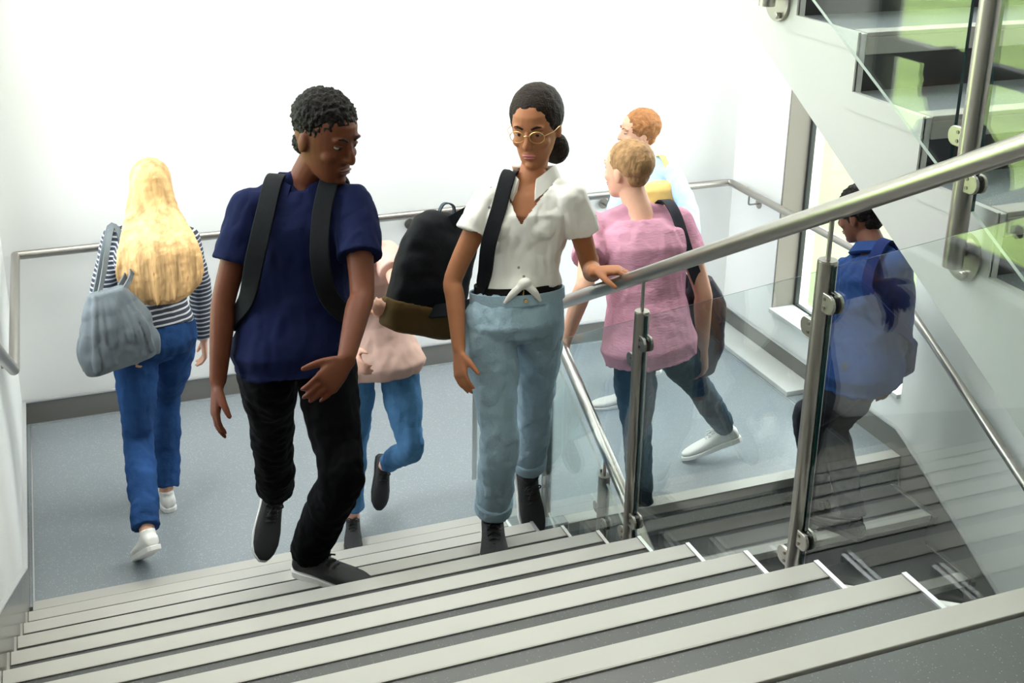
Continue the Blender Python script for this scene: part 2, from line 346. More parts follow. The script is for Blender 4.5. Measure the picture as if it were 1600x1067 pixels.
def pane(parent, x, y0, y1, line, lo, hi, name='glass_panel'):
    th = .005
    pts = [(y0, line(y0) + lo), (y1, line(y1) + lo), (y1, line(y1) + hi), (y0, line(y0) + hi)]
    b = MB(); n = 4
    vs = [(x - th, p[0], p[1]) for p in pts] + [(x + th, p[0], p[1]) for p in pts]
    b.add(vs, [(0, 1, 2, 3), (4, 5, 6, 7)]); b.cur = 1; b.f += [(0, 1, 5, 4), (1, 2, 6, 5), (3, 2, 6, 7), (3, 0, 4, 7)]; b.mi += [2, 1, 2, 1]
    return b.build(name, [M['glass'], M['glass_edge'], M['glass_rim']], parent)
RA = .0235
rl = lambda y: OZ - .863 + (2.212 - y) * SL
ll = lambda y: OZ - 2.155 + (y - 4.198) * SL
gline = lambda y: OZ - 1.0 + (2.2 - y) * SL
t = thing('balustrade', 'glass and steel balustrade down the open side of the near flight', 'balustrade', (1.644, 3, ZL))
zt = OZ - 2.07
yj = 2.212 + (rl(2.212) - zt) / SL
path = [(1.644, .2, rl(1.0)), (1.644, 1.0, rl(1.0)), (1.644, yj, zt), (1.644, 4.72, zt), (1.88, 4.72, zt), (1.88, 4.198 + (zt - OZ + 2.155) / SL, zt), (1.88, 1.9, ll(1.9))]
MB().tube(fillet(path, .09), RA, 24).build('handrail', M['steel'], t, smooth=True)
PY = [1.302, 2.207, 3.112, 4.03]
for y in PY:
    top = OZ - .983 + (2.207 - y) * SL
    p = MB().cyl((1.644, y, top - 1.05), (1.644, y, top), .024, 24).build('post', M['steel'], t, smooth=True)
    MB().cyl((1.644, y, top - .001), (1.644, y, top + .003), .0225, 24).build('post_cap', M['steel'], p, smooth=True)
    MB().cyl((1.644, y, top), (1.644, y, rl(y) - .018), .006, 12).build('support_pin', M['steel'], t, smooth=True)
    for dz in (.92, .98): MB().cyl((1.60, y, top - dz), (1.67, y, top - dz), .009, 10).build('bolt', M['steel'], p)
    for zc in (.095, .735):
        clamp(t, 1.644, y, top - zc, -1); clamp(t, 1.644, y, top - zc - .083, 1)
for a, b_ in ((.45, PY[0]), (PY[0], PY[1]), (PY[1], PY[2]), (PY[2], PY[3])):
    pane(t, 1.644, a + .03, b_ - .03, gline, -.93, .0)
MB().tube([(1.644, PY[3] + .03, gline(PY[3]) - .8), (1.644, 4.06, 1.63)], .001, 4)
g2 = lambda y: max(gline(4.42), gline(y))
b = MB(); 
pts = [(PY[3] + .03, ZL + .09), (4.69, ZL + .05), (4.69, ZL + .86), (4.45, ZL + .86), (PY[3] + .03, gline(PY[3] + .03))]
b.prism(pts, 1.639, 1.649).build('glass_panel', M['glass'], t)
MB().box(1.6375, 1.6505, 4.688, 4.700, ZL + .05, ZL + .86).build('glass_edge', M['alu'], t)
MB().box(1.66, 1.865, 4.69, 4.70, ZL + .05, ZL + .86).build('glass_panel', M['glass'], t)
for x in (1.655, 1.868): MB().box(x - .004, x + .004, 4.688, 4.702, ZL + .05, ZL + .86).build('glass_edge', M['alu'], t)
MB().cyl((1.88, 4.376, ZL - .2), (1.88, 4.376, zt - .14), .024, 20).build('post', M['steel'], t, smooth=True)
MB().cyl((1.88, 4.376, zt - .14), (1.88, 4.376, zt - .018), .006, 12).build('support_pin', M['steel'], t, smooth=True)
for y in (3.80, 2.90):
    top = ll(y) - .115
    MB().cyl((1.88, y, top - 1.0), (1.88, y, top), .024, 20).build('post', M['steel'], t, smooth=True)
    MB().cyl((1.88, y, top), (1.88, y, ll(y) - .018), .006, 12).build('support_pin', M['steel'], t, smooth=True)
    for zc in (.2, .72):
        clamp(t, 1.88, y, top - zc + .04, 1); clamp(t, 1.88, y, top - zc, -1)
for a, b_ in ((3.83, 4.34), (2.93, 3.77), (2.0, 2.87)): pane(t, 1.88, a, b_, lambda y: ll(y) - .12, -.78, .0)
for y in (3.80, 2.90, 4.376):
    MB().box(1.88, 1.93, y - .03, y + .03, (ll(y) if y < 4.3 else zt) - 1.06, (ll(y) if y < 4.3 else zt) - .94).build('bracket', M['steel'], t, bevel=.003)
t = thing('balustrade', 'glass and steel balustrade fixed to the white stringer, upper right', 'balustrade', (2.0, 2.6, ZU))
XP = 1.995
for y in (2.19, 3.10, 4.0):
    zb = unose(y) - .175
    p = MB().cyl((XP, y, zb), (XP, y, zb + 1.1), .0245, 24).build('post', M['steel'], t, smooth=True)
    f = MB(); f.cyl((XP + .02, y + .03, zb + .03), (XS - .036, y + .03, zb + .03), .02, 16).build('stub', M['steel'], t, smooth=True)
    f = MB().cyl((XS - .038, y + .03, zb + .01), (XS - .026, y + .03, zb + .01), .062, 36).build('flange', M['steel'], t, smooth=True)
    for dy, dz in ((-.02, -.042), (.035, .03)):
        MB().cyl((XS - .052, y + .03 + dy, zb + .01 + dz), (XS - .038, y + .03 + dy, zb + .01 + dz), .011, 6).build('bolt', M['steel'], f, bevel=.002)
    for zc in (.145, .72):
        clamp(t, XP, y, unose(y) + zc - .1, -1); clamp(t, XP, y, unose(y) + zc, 1)
for a, b_ in ((1.2, 2.15), (2.245, 3.07), (3.13, 3.97)): pane(t, XP, a, b_, unose, 0.0, .85)
MB().tube([(XP, 1.0, unose(1.0) + 1.03), (XP, 4.3, unose(4.3) + 1.03)], RA, 20).build('handrail', M['steel'], t, smooth=True)

# wall handrail
t = thing('handrail', 'long steel handrail fixed around the left, back and right walls', 'handrail', (1.7, YB - .08, ZL))
hy = YB - .085; hx0 = XL + .06; hx1 = XR - .07; hz = zt
yj = YM + .16
path = [(hx0, .8, hz + (yj - .8) * SL), (hx0, yj, hz), (hx0, hy, hz), (hx1, hy, hz), (hx1, 4.56, hz), (hx1, 1.0, hz - 3.56 * SL)]
MB().tube(fillet([path[0], path[1], path[2]], .03, 4) , .021, 20).build('rail', M['steel'], t, smooth=True)
MB().tube(fillet(path[2:], .03, 4), .021, 20).build('rail', M['steel'], t, smooth=True)
def bracket(x, y, z, nx, ny):
    """bracket under rail, wall in direction (nx, ny)"""
    d = .075 if nx >= 0 else .06
    p = MB().tube(fillet([(x, y, z - .015), (x, y, z - .075), (x + nx * d, y + ny * d, z - .075)], .012, 4), .0055, 10).build('bracket_arm', M['steel'], t, smooth=True)
    MB().cyl((x + nx * (d - .008), y + ny * (d - .008), z - .075), (x + nx * d, y + ny * d, z - .075), .03, 24).build('rose', M['steel'], p, smooth=True)
for x in (.25, 1.74, 2.9): bracket(x, hy, hz, 0, 1)
bracket(hx1, 5.75, hz, 1, 0)
for y in (3.35, 2.3): bracket(hx1, y, hz - (4.56 - y) * SL, 1, 0)
bracket(hx0, 4.9, hz, -1, 0); bracket(hx0, 3.6, hz + (yj - 3.6) * SL, -1, 0)

# ------------------------------------------------------------------ people: helpers
def nrm(v): v = np.array(v, float); return v / (np.linalg.norm(v) + 1e-12)
UP = np.array([0, 0, 1.0])
def catmull(P, n=5):
    P = [np.array(p, float) for p in P]; Q = [2 * P[0] - P[1]] + P + [2 * P[-1] - P[-2]]; out = []
    for i in range(1, len(Q) - 2):
        for k in range(n):
            t = k / n; a, b, c, d = Q[i - 1], Q[i], Q[i + 1], Q[i + 2]
            out.append(.5 * ((2 * b) + (c - a) * t + (2 * a - 5 * b + 4 * c - d) * t * t + (3 * b - a - 3 * c + d) * t ** 3))
    return out + [P[-1]]
def limb(mb, P, r, n=5, seg=16, ends=True):
    pts = catmull(P, n); rs = [float(x[0]) for x in catmull([[q] for q in r], n)]
    mb.tube(pts, rs, seg)
    if ends: mb.ball(pts[0], rs[0] * .98, 14, 9); mb.ball(pts[-1], rs[-1] * .98, 14, 9)
def loft(mb, secs, seg=24, e=2.3):
    """secs: (centre, axis a, axis b, ra, rb)"""
    vs = []
    for c, a, b, ra, rb in secs:
        for k in range(seg):
            t = 2 * math.pi * k / seg; ct, st = math.cos(t), math.sin(t)
            x = math.copysign(abs(ct) ** (2 / e), ct); y = math.copysign(abs(st) ** (2 / e), st)
            vs.append(np.array(c) + np.array(a) * ra * x + np.array(b) * rb * y)
    n = len(secs)
    fs = [(i * seg + k, i * seg + (k + 1) % seg, (i + 1) * seg + (k + 1) % seg, (i + 1) * seg + k) for i in range(n - 1) for k in range(seg)]
    fs += [tuple(range(seg - 1, -1, -1)), tuple((n - 1) * seg + k for k in range(seg))]
    mb.add(vs, fs)
def ell(mb, c, ax, r, seg=16, rings=10):
    """ellipsoid with axes ax (3 vectors) and radii r"""
    t = MB(); t.ball((0, 0, 0), 1, seg, rings)
    mb.add([np.array(c) + ax[0] * v[0] * r[0] + ax[1] * v[1] * r[1] + ax[2] * v[2] * r[2] for v in t.v], t.f)
def ribbon(mb, path, nrms, wd, th, n=6):
    P = catmull(path, n); N = catmull(nrms, n); vs = []
    for i, p in enumerate(P):
        t = nrm(P[min(i + 1, len(P) - 1)] - P[max(i - 1, 0)]); a = nrm(np.cross(t, N[i])); b = np.cross(a, t)
        vs += [p + a * wd / 2 + b * th / 2, p - a * wd / 2 + b * th / 2, p - a * wd / 2 - b * th / 2, p + a * wd / 2 - b * th / 2]
    m = len(P); fs = [(i * 4 + k, i * 4 + (k + 1) % 4, i * 4 + 4 + (k + 1) % 4, i * 4 + 4 + k) for i in range(m - 1) for k in range(4)]
    mb.add(vs, fs + [(3, 2, 1, 0), tuple((m - 1) * 4 + k for k in range(4))])
def fuse(mb, name, m, parent, voxel=.006, it=3, fold=0.0, fscale=(9, 9, 4), cut=None, seed=0, slots=None, face_mat=None, tag_=None):
    """fuse overlapping closed shapes into one continuous skin"""
    base = wloc(parent) if parent is not None else np.array(mb.v).mean(0)
    me = bpy.data.meshes.new('tmp'); me.from_pydata([tuple(np.array(v) - base) for v in mb.v], [], mb.f)
    import bmesh
    bm = bmesh.new(); bm.from_mesh(me); bmesh.ops.recalc_face_normals(bm, faces=bm.faces); bm.to_mesh(me); bm.free()
    o = bpy.data.objects.new(name, me); COL.objects.link(o)
    r = o.modifiers.new('r', 'REMESH'); r.mode = 'VOXEL'; r.voxel_size = voxel; r.use_smooth_shade = True
    s = o.modifiers.new('s', 'SMOOTH'); s.factor = .5; s.iterations = it
    bpy.context.view_layer.update()
    ev = o.evaluated_get(bpy.context.evaluated_depsgraph_get()); nm = bpy.data.meshes.new_from_object(ev)
    o.modifiers.clear(); o.data = nm; bpy.data.meshes.remove(me); nm.name = name
    n = len(nm.vertices); co = np.empty(n * 3); nm.vertices.foreach_get('co', co); co = co.reshape(-1, 3)
    if fold:
        no = np.empty(n * 3); nm.vertices.foreach_get('normal', no); no = no.reshape(-1, 3)
        d = np.array([noise.noise((c[0] * fscale[0] + seed, c[1] * fscale[1], c[2] * fscale[2])) + .5 * noise.noise((c[0] * fscale[0] * 2.3 + 7, c[1] * fscale[1] * 2.3 + seed, c[2] * fscale[2] * 2.8)) for c in co])
        d = np.maximum(d - .25 * np.abs(d), -.35)
        co = co + no * (d * fold)[:, None]; nm.vertices.foreach_set('co', co.ravel())
    nm.materials.clear()
    for x in (m if isinstance(m, (list, tuple)) else [m]): nm.materials.append(x)
    if cut is not None:
        bm = bmesh.new(); bm.from_mesh(nm); w_ = [v for v in bm.verts if cut(np.array(v.co) + base)]
        bmesh.ops.delete(bm, geom=w_, context='VERTS'); bm.to_mesh(nm); bm.free()
    nm.polygons.foreach_set('use_smooth', [True] * len(nm.polygons)); nm.update()
    if parent is not None: o.parent = parent
    else: o.location = base
    return o
def ik(a, c, l1, l2, hint):
    d = c - a; L = np.linalg.norm(d); L2 = min(L, (l1 + l2) * .9995); u = d / L
    x = (l1 * l1 - l2 * l2 + L2 * L2) / (2 * L2); h = math.sqrt(max(l1 * l1 - x * x, 0)); v = hint - u * (hint @ u); v = nrm(v)
    k = a + u * x * (L / L2) + v * h
    return k
def shoe(parent, heel, toe, upv, s, mu, ms, style='sneaker', lace=None):
    f = nrm(toe - heel); u = nrm(upv - f * (upv @ f)); l = np.cross(u, f); L = .285 * s
    S = lambda t: heel + f * (t * L)
    up_ = MB(); secs = []
    for t, wd, h, zo in ((.0, .022, .040, .03), (.04, .033, .06, .036), (.15, .036, .075, .045), (.27, .037, .078, .045), (.38, .038, .064, .036), (.5, .042, .050, .03), (.65, .047, .042, .026), (.8, .046, .034, .022), (.92, .036, .026, .018), (1.0, .016, .014, .016)):
        secs.append((S(t) + u * (zo * s + .012), l, u, wd * s, h * s * .52))
    loft(up_, secs, 18, 2.5)
    limb(up_, [S(.17) + u * .05 * s, S(.17) + u * .105 * s], [.037 * s, .036 * s], 3, 14, False)
    o = fuse(up_, 'shoe', mu, parent, .006, 3)
    so = MB(); secs = []
    pts = [(-.02, .018), (.03, .034), (.15, .038), (.35, .037), (.5, .043), (.68, .049), (.85, .045), (.96, .03), (1.02, .012)]
    top = [S(t) + l * w_ * s + u * (.024 * s if t < .6 else .018 * s) for t, w_ in pts] + [S(t) - l * w_ * s + u * (.024 * s if t < .6 else .018 * s) for t, w_ in reversed(pts)]
    bot = [S(t) + l * w_ * s * .96 for t, w_ in pts] + [S(t) - l * w_ * s * .96 for t, w_ in reversed(pts)]
    n = len(top); so.add(top + bot, [tuple(range(n)), tuple(range(2 * n - 1, n - 1, -1))] + [(i, (i + 1) % n, n + (i + 1) % n, n + i) for i in range(n)])
    so.build('sole', ms, o, bevel=.003)
    if lace is not None:
        q = MB()
        for i in range(5):
            t = .33 + i * .062; h = (.099 - .0085 * i * 1.25) * s; a = S(t) + l * .021 * s + u * (h - .006 * s); b = S(t + .03) - l * .021 * s + u * (h - .008 * s); c = S(t + .015) + u * (h + .003 * s)
            q.tube(catmull([a, c, b], 4), .003 * s, 6); q.tube(catmull([S(t) - l * .021 * s + u * (h - .006 * s), c, S(t + .03) + l * .021 * s + u * (h - .008 * s)], 4), .003 * s, 6)
        c = S(.33) + u * .095 * s
        for sd in (-1, 1): q.tube(catmull([c, c + l * sd * .022 * s + u * .012 * s, c + l * sd * .03 * s + f * .01, c + l * sd * .015 * s + f * .012, c], 4), .0027 * s, 6); q.tube([c, c + l * sd * .02 * s + f * .045 * s - u * .006], .0027 * s, 6)
        q.build('laces', lace, o, smooth=True)
    return o
def hand(mb, wr, d, pn, side, s, curl=(.35, .5, .4), spread=.0, thumb=(.6, .25), grip=None):
    """wr wrist, d finger direction, pn palm normal (towards the palm side), side: direction of the thumb"""
    d = nrm(d); pn = nrm(pn - d * (pn @ d)); t = nrm(side - d * (side @ d) - pn * (side @ pn))
    loft(mb, [(wr - d * .015 * s, t, pn, .026 * s, .020 * s), (wr + d * .012 * s, t, pn, .029 * s, .018 * s), (wr + d * .045 * s, t, pn, .038 * s, .016 * s), (wr + d * .085 * s, t, pn, .041 * s, .0135 * s), (wr + d * .097 * s, t, pn, .036 * s, .010 * s)], 16, 2.4)
    for i, (off, L, r) in enumerate(((.030, .072, .0088), (.0105, .080, .0092), (-.0095, .074, .0088), (-.029, .058, .0078))):
        p = wr + d * (.086 if i in (1, 2) else .080) * s + t * off * s; a = 0; P = [p - d * .02 * s, p]
        dd = nrm(d + t * off * spread * 8)
        for seg_, c in zip((.45, .30, .25), curl):
            a += c; v = dd * math.cos(a) + pn * math.sin(a); p = p + v * L * seg_ * s; P.append(p)
        limb(mb, P, [r * s, r * s, r * .95 * s, r * .88 * s, r * .72 * s], 3, 10)
    p = wr + d * .022 * s + t * .024 * s; P = [p, ]
    v = nrm(d * .75 + t * thumb[0] + pn * thumb[1])
    p1 = p + v * .038 * s; v2 = nrm(v + d * .35 + pn * .2); p2 = p1 + v2 * .030 * s; p3 = p2 + nrm(v2 + d * .2 + pn * .15) * .024 * s
    limb(mb, [p, p1, p2, p3], [.015 * s, .0125 * s, .0105 * s, .008 * s], 3, 10)
HEAD = [(-.118, .020, .022, .062), (-.110, .034, .036, .052), (-.092, .048, .052, .038), (-.070, .058, .070, .024), (-.040, .066, .086, .010), (-.01, .072, .094, .003), (.03, .0765, .099, -.003), (.062, .074, .097, -.006), (.088, .062, .083, -.010), (.106, .042, .058, -.012), (.117, .018, .026, -.012)]
def head(mb, c, F, s, fem=False):
    """F = (left, fwd, up)"""
    l, f, u = F; k = .96 if fem else 1.0
    loft(mb, [(c + u * h * s + f * cf * s, l, f, wd * s * k, dp * s) for h, wd, dp, cf in HEAD], 28, 2.15)
    P = lambda a, b, h: c + (l * a * k + f * b + u * h) * s
    limb(mb, [P(0, .090, .022), P(0, .100, .002), P(0, .113, -.020), P(0, .114, -.030)], [.008 * s, .009 * s, .0115 * s, .011 * s], 3, 10)
    for sd in (-1, 1):
        ell(mb, P(sd * .012, .102, -.030), F, (.009 * s, .010 * s, .007 * s), 10, 7)
        ell(mb, P(sd * .030, .083, .030), F, (.026 * s, .012 * s, .007 * s), 12, 8)
        ell(mb, P(sd * .042, .062, -.026), F, (.022 * s, .026 * s, .020 * s), 12, 8)
        ell(mb, P(sd * .077, -.008, -.008), F, (.009 * s, .018 * s, .032 * s), 12, 8)
    ell(mb, P(0, .091, -.064), F, (.026 * s, .012 * s, .014 * s), 12, 8)
    ell(mb, P(0, .084, -.100), F, (.022 * s, .016 * s, .015 * s), 12, 8)
def face(parent, c, F, s, brow, lips, fem=False):
    l, f, u = F; P = lambda a, b, h: c + (l * a + f * b + u * h) * s
    for sd in (-1, 1):
        q = MB(); ell(q, P(sd * .031, .0795, .008), F, (.0145 * s, .012 * s, .0075 * s), 12, 8); e = q.build('eye', M['eye_white'], parent, smooth=True)
        q = MB(); ell(q, P(sd * .030, .0882, .0065), F, (.0072 * s, .0042 * s, .0066 * s), 10, 6); q.build('iris', M['iris'], e, smooth=True)
        q = MB(); ell(q, P(sd * .031, .0800, .0125), F, (.0165 * s, .013 * s, .0055 * s), 12, 8); q.build('eyelid', parent.data.materials[0] if parent.type == 'MESH' else lips, parent, smooth=True)
        q = MB(); q.tube(catmull([P(sd * .014, .0985, .028), P(sd * .032, .0955, .036), P(sd * .050, .082, .030)], 4), [.0035 * s] * 4 + [.004 * s] + [.0022 * s] * 4, 8); q.build('eyebrow', brow, parent, smooth=True)
    q = MB(); ell(q, P(0, .099, -.0605), F, (.023 * s, .008 * s, .0045 * s), 14, 8); ell(q, P(0, .0985, -.069), F, (.019 * s, .008 * s, .0055 * s), 14, 8); q.build('lips', lips, parent, smooth=True)

for n_, c_ in dict(skin_dark=(.115, .036, .018), skin_brown=(.38, .155, .075), skin_light=(.72, .42, .32), skin_fair=(.70, .40, .28), skin_deep=(.13, .055, .035)).items():
    M[n_] = mat(n_, c_, .5, var=.06, vscale=25, spec=.15); M[n_].node_tree.nodes['Principled BSDF'].inputs['Subsurface Weight'].default_value = .08
M['eye_white'] = mat('eye_white', (.34, .32, .30), .35); M['iris'] = mat('dark_iris', (.02, .012, .008), .15)
M['lip_dark'] = mat('dark_lips', (.13, .045, .04), .4); M['lip_rose'] = mat('rose_lips', (.42, .13, .12), .4)
def cloth(name, col, var=.08, bump=.25, bs=45, rough=.85, vs=6, stretch=None): M[name] = mat(name, col, rough, bump=bump, bscale=bs, var=var, vscale=vs, spec=.08, stretch=stretch)
cloth('navy_knit', (.007, .0105, .042)); cloth('black_trouser', (.0035, .0035, .0045), bs=30); cloth('white_cotton', (.80, .76, .70), .03)
cloth('pale_denim', (.34, .46, .55), .14, .4, 120, vs=5); cloth('blue_denim', (.018, .055, .16), .35, .4, 120, vs=5); cloth('mid_denim', (.08, .20, .38), .3, .4, 120, vs=5)
cloth('dark_denim', (.045, .075, .105), .25, .4, 120); cloth('pink_knit', (.55, .27, .36), .05, .5, 40, stretch=(1, 1, 4)); cloth('blush_satin', (.60, .40, .34), .08, rough=.6)
cloth('blue_jacket', (.022, .05, .16), .1); cloth('grey_trouser', (.05, .052, .065), .1); cloth('sky_cotton', (.42, .60, .85), .05); cloth('belt_black', (.012, .011, .01), rough=.5)
cloth('black_nylon', (.008, .009, .011), .1, .2, 80, .6); cloth('grey_leather', (.13, .15, .165), .15, .25, 25, .45); cloth('slate_nylon', (.055, .07, .09), .12, .2, 60, .6); cloth('olive_brown', (.09, .055, .02), .1, .3, 60, .7)
cloth('charcoal_bag', (.035, .035, .045), .1, .2, 60, .6); cloth('mustard_bag', (.80, .52, .18), .06); cloth('navy_strap', (.015, .025, .10), .1)
M['hair_black'] = mat('black_hair', (.008, .006, .005), .6, spec=.15, bump=1, bscale=160, var=.3, vscale=40)
M['hair_dark'] = mat('dark_brown_hair', (.016, .009, .006), .6, spec=.15, bump=1, bscale=160, var=.3, vscale=40)
M['hair_blond'] = mat('blond_hair', (.60, .37, .17), .6, spec=.15, bump=.7, bscale=90, var=.45, vscale=26, stretch=(1, 1, .10))
M['hair_sandy'] = mat('sandy_hair', (.33, .19, .09), .6, spec=.15, bump=.8, bscale=120, var=.35, vscale=40, stretch=(1, 1, .3)); M['hair_ginger'] = mat('ginger_hair', (.34, .15, .06), .6, spec=.15, bump=.8, bscale=120, var=.3, vscale=40)
M['rubber_white'] = mat('white_rubber', (.75, .74, .72), .5); M['rubber_black'] = mat('black_rubber', (.012, .012, .012), .6); M['shoe_white'] = mat('white_leather', (.78, .77, .74), .45)
M['shoe_black'] = mat('black_canvas', (.014, .014, .016), .7, bump=.3, bscale=150); M['shoe_grey'] = mat('grey_suede', (.28, .24, .23), .8); M['shoe_leather'] = mat('polished_black_leather', (.012, .012, .014), .18); M['lace_black'] = mat('black_laces', (.008, .008, .008), .7); M['lace_white'] = mat('white_laces', (.7, .7, .68), .7)
M['coral'] = mat('coral_patch', (.65, .15, .14), .6); M['gold'] = mat('brass_buckle', (.75, .5, .2), .3, 1.0)
def stripes(name, base, line, period, frac):
    m = mat(name, base, .85, bump=.25, bscale=45); nt = m.node_tree; b = nt.nodes['Principled BSDF']; tc = nt.nodes.new('ShaderNodeTexCoord'); sp = nt.nodes.new('ShaderNodeSeparateXYZ')
    nt.links.new(tc.outputs['Object'], sp.inputs[0]); md = nt.nodes.new('ShaderNodeMath'); md.operation = 'PINGPONG'; md.inputs[1].default_value = period / 2; nt.links.new(sp.outputs[2], md.inputs[0])
    lt = nt.nodes.new('ShaderNodeMath'); lt.operation = 'LESS_THAN'; lt.inputs[1].default_value = period / 2 * frac; nt.links.new(md.outputs[0], lt.inputs[0])
    mx = nt.nodes.new('ShaderNodeMix'); mx.data_type = 'RGBA'; mx.inputs[6].default_value = (*base, 1); mx.inputs[7].default_value = (*line, 1); nt.links.new(lt.outputs[0], mx.inputs[0]); nt.links.new(mx.outputs[2], b.inputs['Base Color']); return m
M['striped_knit'] = stripes('navy_white_striped_knit', (.035, .042, .065), (.55, .56, .6), .021, .33)
def dots(name, base, dot, sc_):
    m = mat(name, base, .85, bump=.2, bscale=45); nt = m.node_tree; b = nt.nodes['Principled BSDF']; tc = nt.nodes.new('ShaderNodeTexCoord'); v = nt.nodes.new('ShaderNodeTexVoronoi'); v.inputs['Scale'].default_value = sc_; nt.links.new(tc.outputs['Object'], v.inputs['Vector'])
    lt = nt.nodes.new('ShaderNodeMath'); lt.operation = 'LESS_THAN'; lt.inputs[1].default_value = .085; nt.links.new(v.outputs['Distance'], lt.inputs[0])
    mx = nt.nodes.new('ShaderNodeMix'); mx.data_type = 'RGBA'; mx.inputs[6].default_value = (*base, 1); mx.inputs[7].default_value = (*dot, 1); nt.links.new(lt.outputs[0], mx.inputs[0]); nt.links.new(mx.outputs[2], b.inputs['Base Color']); return m
M['dotted_cotton'] = dots('white_dotted_cotton', (.80, .76, .71), (.25, .24, .25), 17)

def person(sp):
    """build one clothed figure from its joints; returns joints and local frames"""
    s = sp['H'] / 1.75; fem = sp.get('fem', False); vx = sp.get('vx', .007)
    J = sp['J']; PV, NK, HC = J['pelvis'], J['neck'], J['head']
    t = thing('person', sp['label'], 'person', tuple(sp['base'])); t['label'] = sp['label']
    fw = np.array([math.sin(sp['yaw']), math.cos(sp['yaw']), 0]); lf = nrm(np.cross(UP, fw))
    lsh = nrm(J['shL'] - J['shR']); sp_u = nrm(NK - PV)
    hw = (.092 if fem else .088) * s
    hL, hR = PV + lf * hw, PV - lf * hw
    bd = MB(); sh = MB(); tr = MB(); spine = []
    if fem: T = ((-.10, .120, .095), (0, .168, .118), (.12, .158, .108), (.34, .122, .088), (.55, .132, .098), (.74, .150, .112), (.88, .140, .088), (.97, .085, .062))
    else: T = ((-.10, .125, .098), (0, .158, .115), (.15, .152, .110), (.34, .148, .104), (.55, .158, .110), (.74, .172, .118), (.88, .160, .092), (.97, .088, .066))
    bend = sp.get('bend', 0) * s
    def frame(q):
        a = min(max((q - .1) / .7, 0), 1); l = nrm(lf * (1 - a) + lsh * a); u = nrm(UP * max(0, .5 - q) + sp_u)
        f = nrm(np.cross(l, u)); return PV + (NK - PV) * q - f * bend * math.sin(math.pi * min(max(q, 0), 1)), l, f, u
    def torso(mb, q0, q1, inf, infd=None, flare=0, hem=None):
        secs = []
        qs = sorted(set([q0, q1] + [q for q, _, _ in T if q0 < q < q1]))
        for q in qs:
            wv = np.interp(q, [x[0] for x in T], [x[1] for x in T]) * s; dv = np.interp(q, [x[0] for x in T], [x[2] for x in T]) * s
            c, l, f, u = frame(q); k = flare * max(0, .3 - q)
            secs.append((c, l, f, wv + inf + k, dv + (infd if infd is not None else inf) + k))
        loft(mb, secs, 28, 2.4)
    wl = T[0][0]
    torso(bd, -.08, .97, -.012)
    gir = sp.get('gir', 1.0)
    # neck and head
    fh = sp['hf']; uh = nrm(sp.get('hu', UP) - fh * (np.array(sp.get('hu', UP)) @ fh)); F = (np.cross(uh, fh), fh, uh)
    limb(bd, [NK - sp_u * .05 * s, NK + sp_u * .02 * s, HC - uh * .07 * s - fh * .012 * s, HC - uh * .02 * s - fh * .015 * s], [.066 * s * (.86 if fem else 1), .056 * s * (.86 if fem else 1), .054 * s * (.84 if fem else 1), .058 * s * (.84 if fem else 1)], 4, 18)
    hs = s * sp.get('hs', 1.0)
    head(bd, HC, F, hs, fem)
    # arms
    ar = .9 if fem else 1.0; sleeve = sp['sleeve']
    for sd in 'LR':
        S_, E_, W_ = J['sh' + sd], J['el' + sd], J['wr' + sd]; fo = nrm(W_ - E_); ua = nrm(E_ - S_)
        limb(bd, [S_, S_ + (E_ - S_) * .4, E_, E_ + (W_ - E_) * .3, W_], [.046 * s * ar, .044 * s * ar, .037 * s * ar, .038 * s * ar, .026 * s * ar], 4, 16)
        hd = sp['hand' + sd]
        if hd is not None: hand(bd, W_ + fo * .01, hd.get('d', fo), hd['n'], hd['t'], s * (.92 if fem else 1.0), **{k: v for k, v in hd.items() if k in ('curl', 'spread', 'thumb')})
        inf = sp.get('inf', .012)
        for mb, add in ((bd, -.006), (sh, inf * .6)): limb(mb, [NK + sp_u * .035 * s, NK + (S_ - NK) * .42 + sp_u * .022 * s, NK + (S_ - NK) * .80 + sp_u * .006 * s], [.030 * s + add, .028 * s + add, .030 * s + add], 4, 14)
        C = NK - sp_u * .02 * s
        for mb, add in ((bd, -.012), (sh, inf)):
            limb(mb, [C + (S_ - C) * .12 - sp_u * .005, C + (S_ - C) * .6 - sp_u * .012 * s, S_ - sp_u * .004], [.036 * s + add, .042 * s + add, .045 * s * ar + add], 4, 16)
        if sleeve == 'short':
            e = S_ + (E_ - S_) * sp.get('slv', .55); limb(sh, [S_, S_ + (e - S_) * .5, e], [.047 * s * ar + inf * .7, .050 * s * ar + inf, .050 * s * ar + inf * 1.25], 4, 20, False); sh.ball(S_, .047 * s * ar + inf * .7)
        else:
            e = E_ + (W_ - E_) * (.95 if sleeve == 'long' else .35)
            limb(sh, [S_, S_ + (E_ - S_) * .5, E_, E_ + (e - E_) * .6, e], [.046 * s * ar + inf * .7, .046 * s * ar + inf, .041 * s * ar + inf, .038 * s * ar + inf, .030 * s * ar + inf], 4, 18, False); sh.ball(S_, .046 * s * ar + inf * .7)
    if fem:
        c, l, f, u = frame(.66)
        for sd in (-1, 1): ell(sh, c + l * sd * .066 * s + f * .085 * s, (l, f, u), (.054 * s, .040 * s, .055 * s))
    torso(sh, sp.get('hem', -.06), .97, sp.get('inf', .012), None, sp.get('flare', 0))
    # legs
    th, shn = .245 * sp['H'], .246 * sp['H']
    jr = sp['trs']; KN = {}
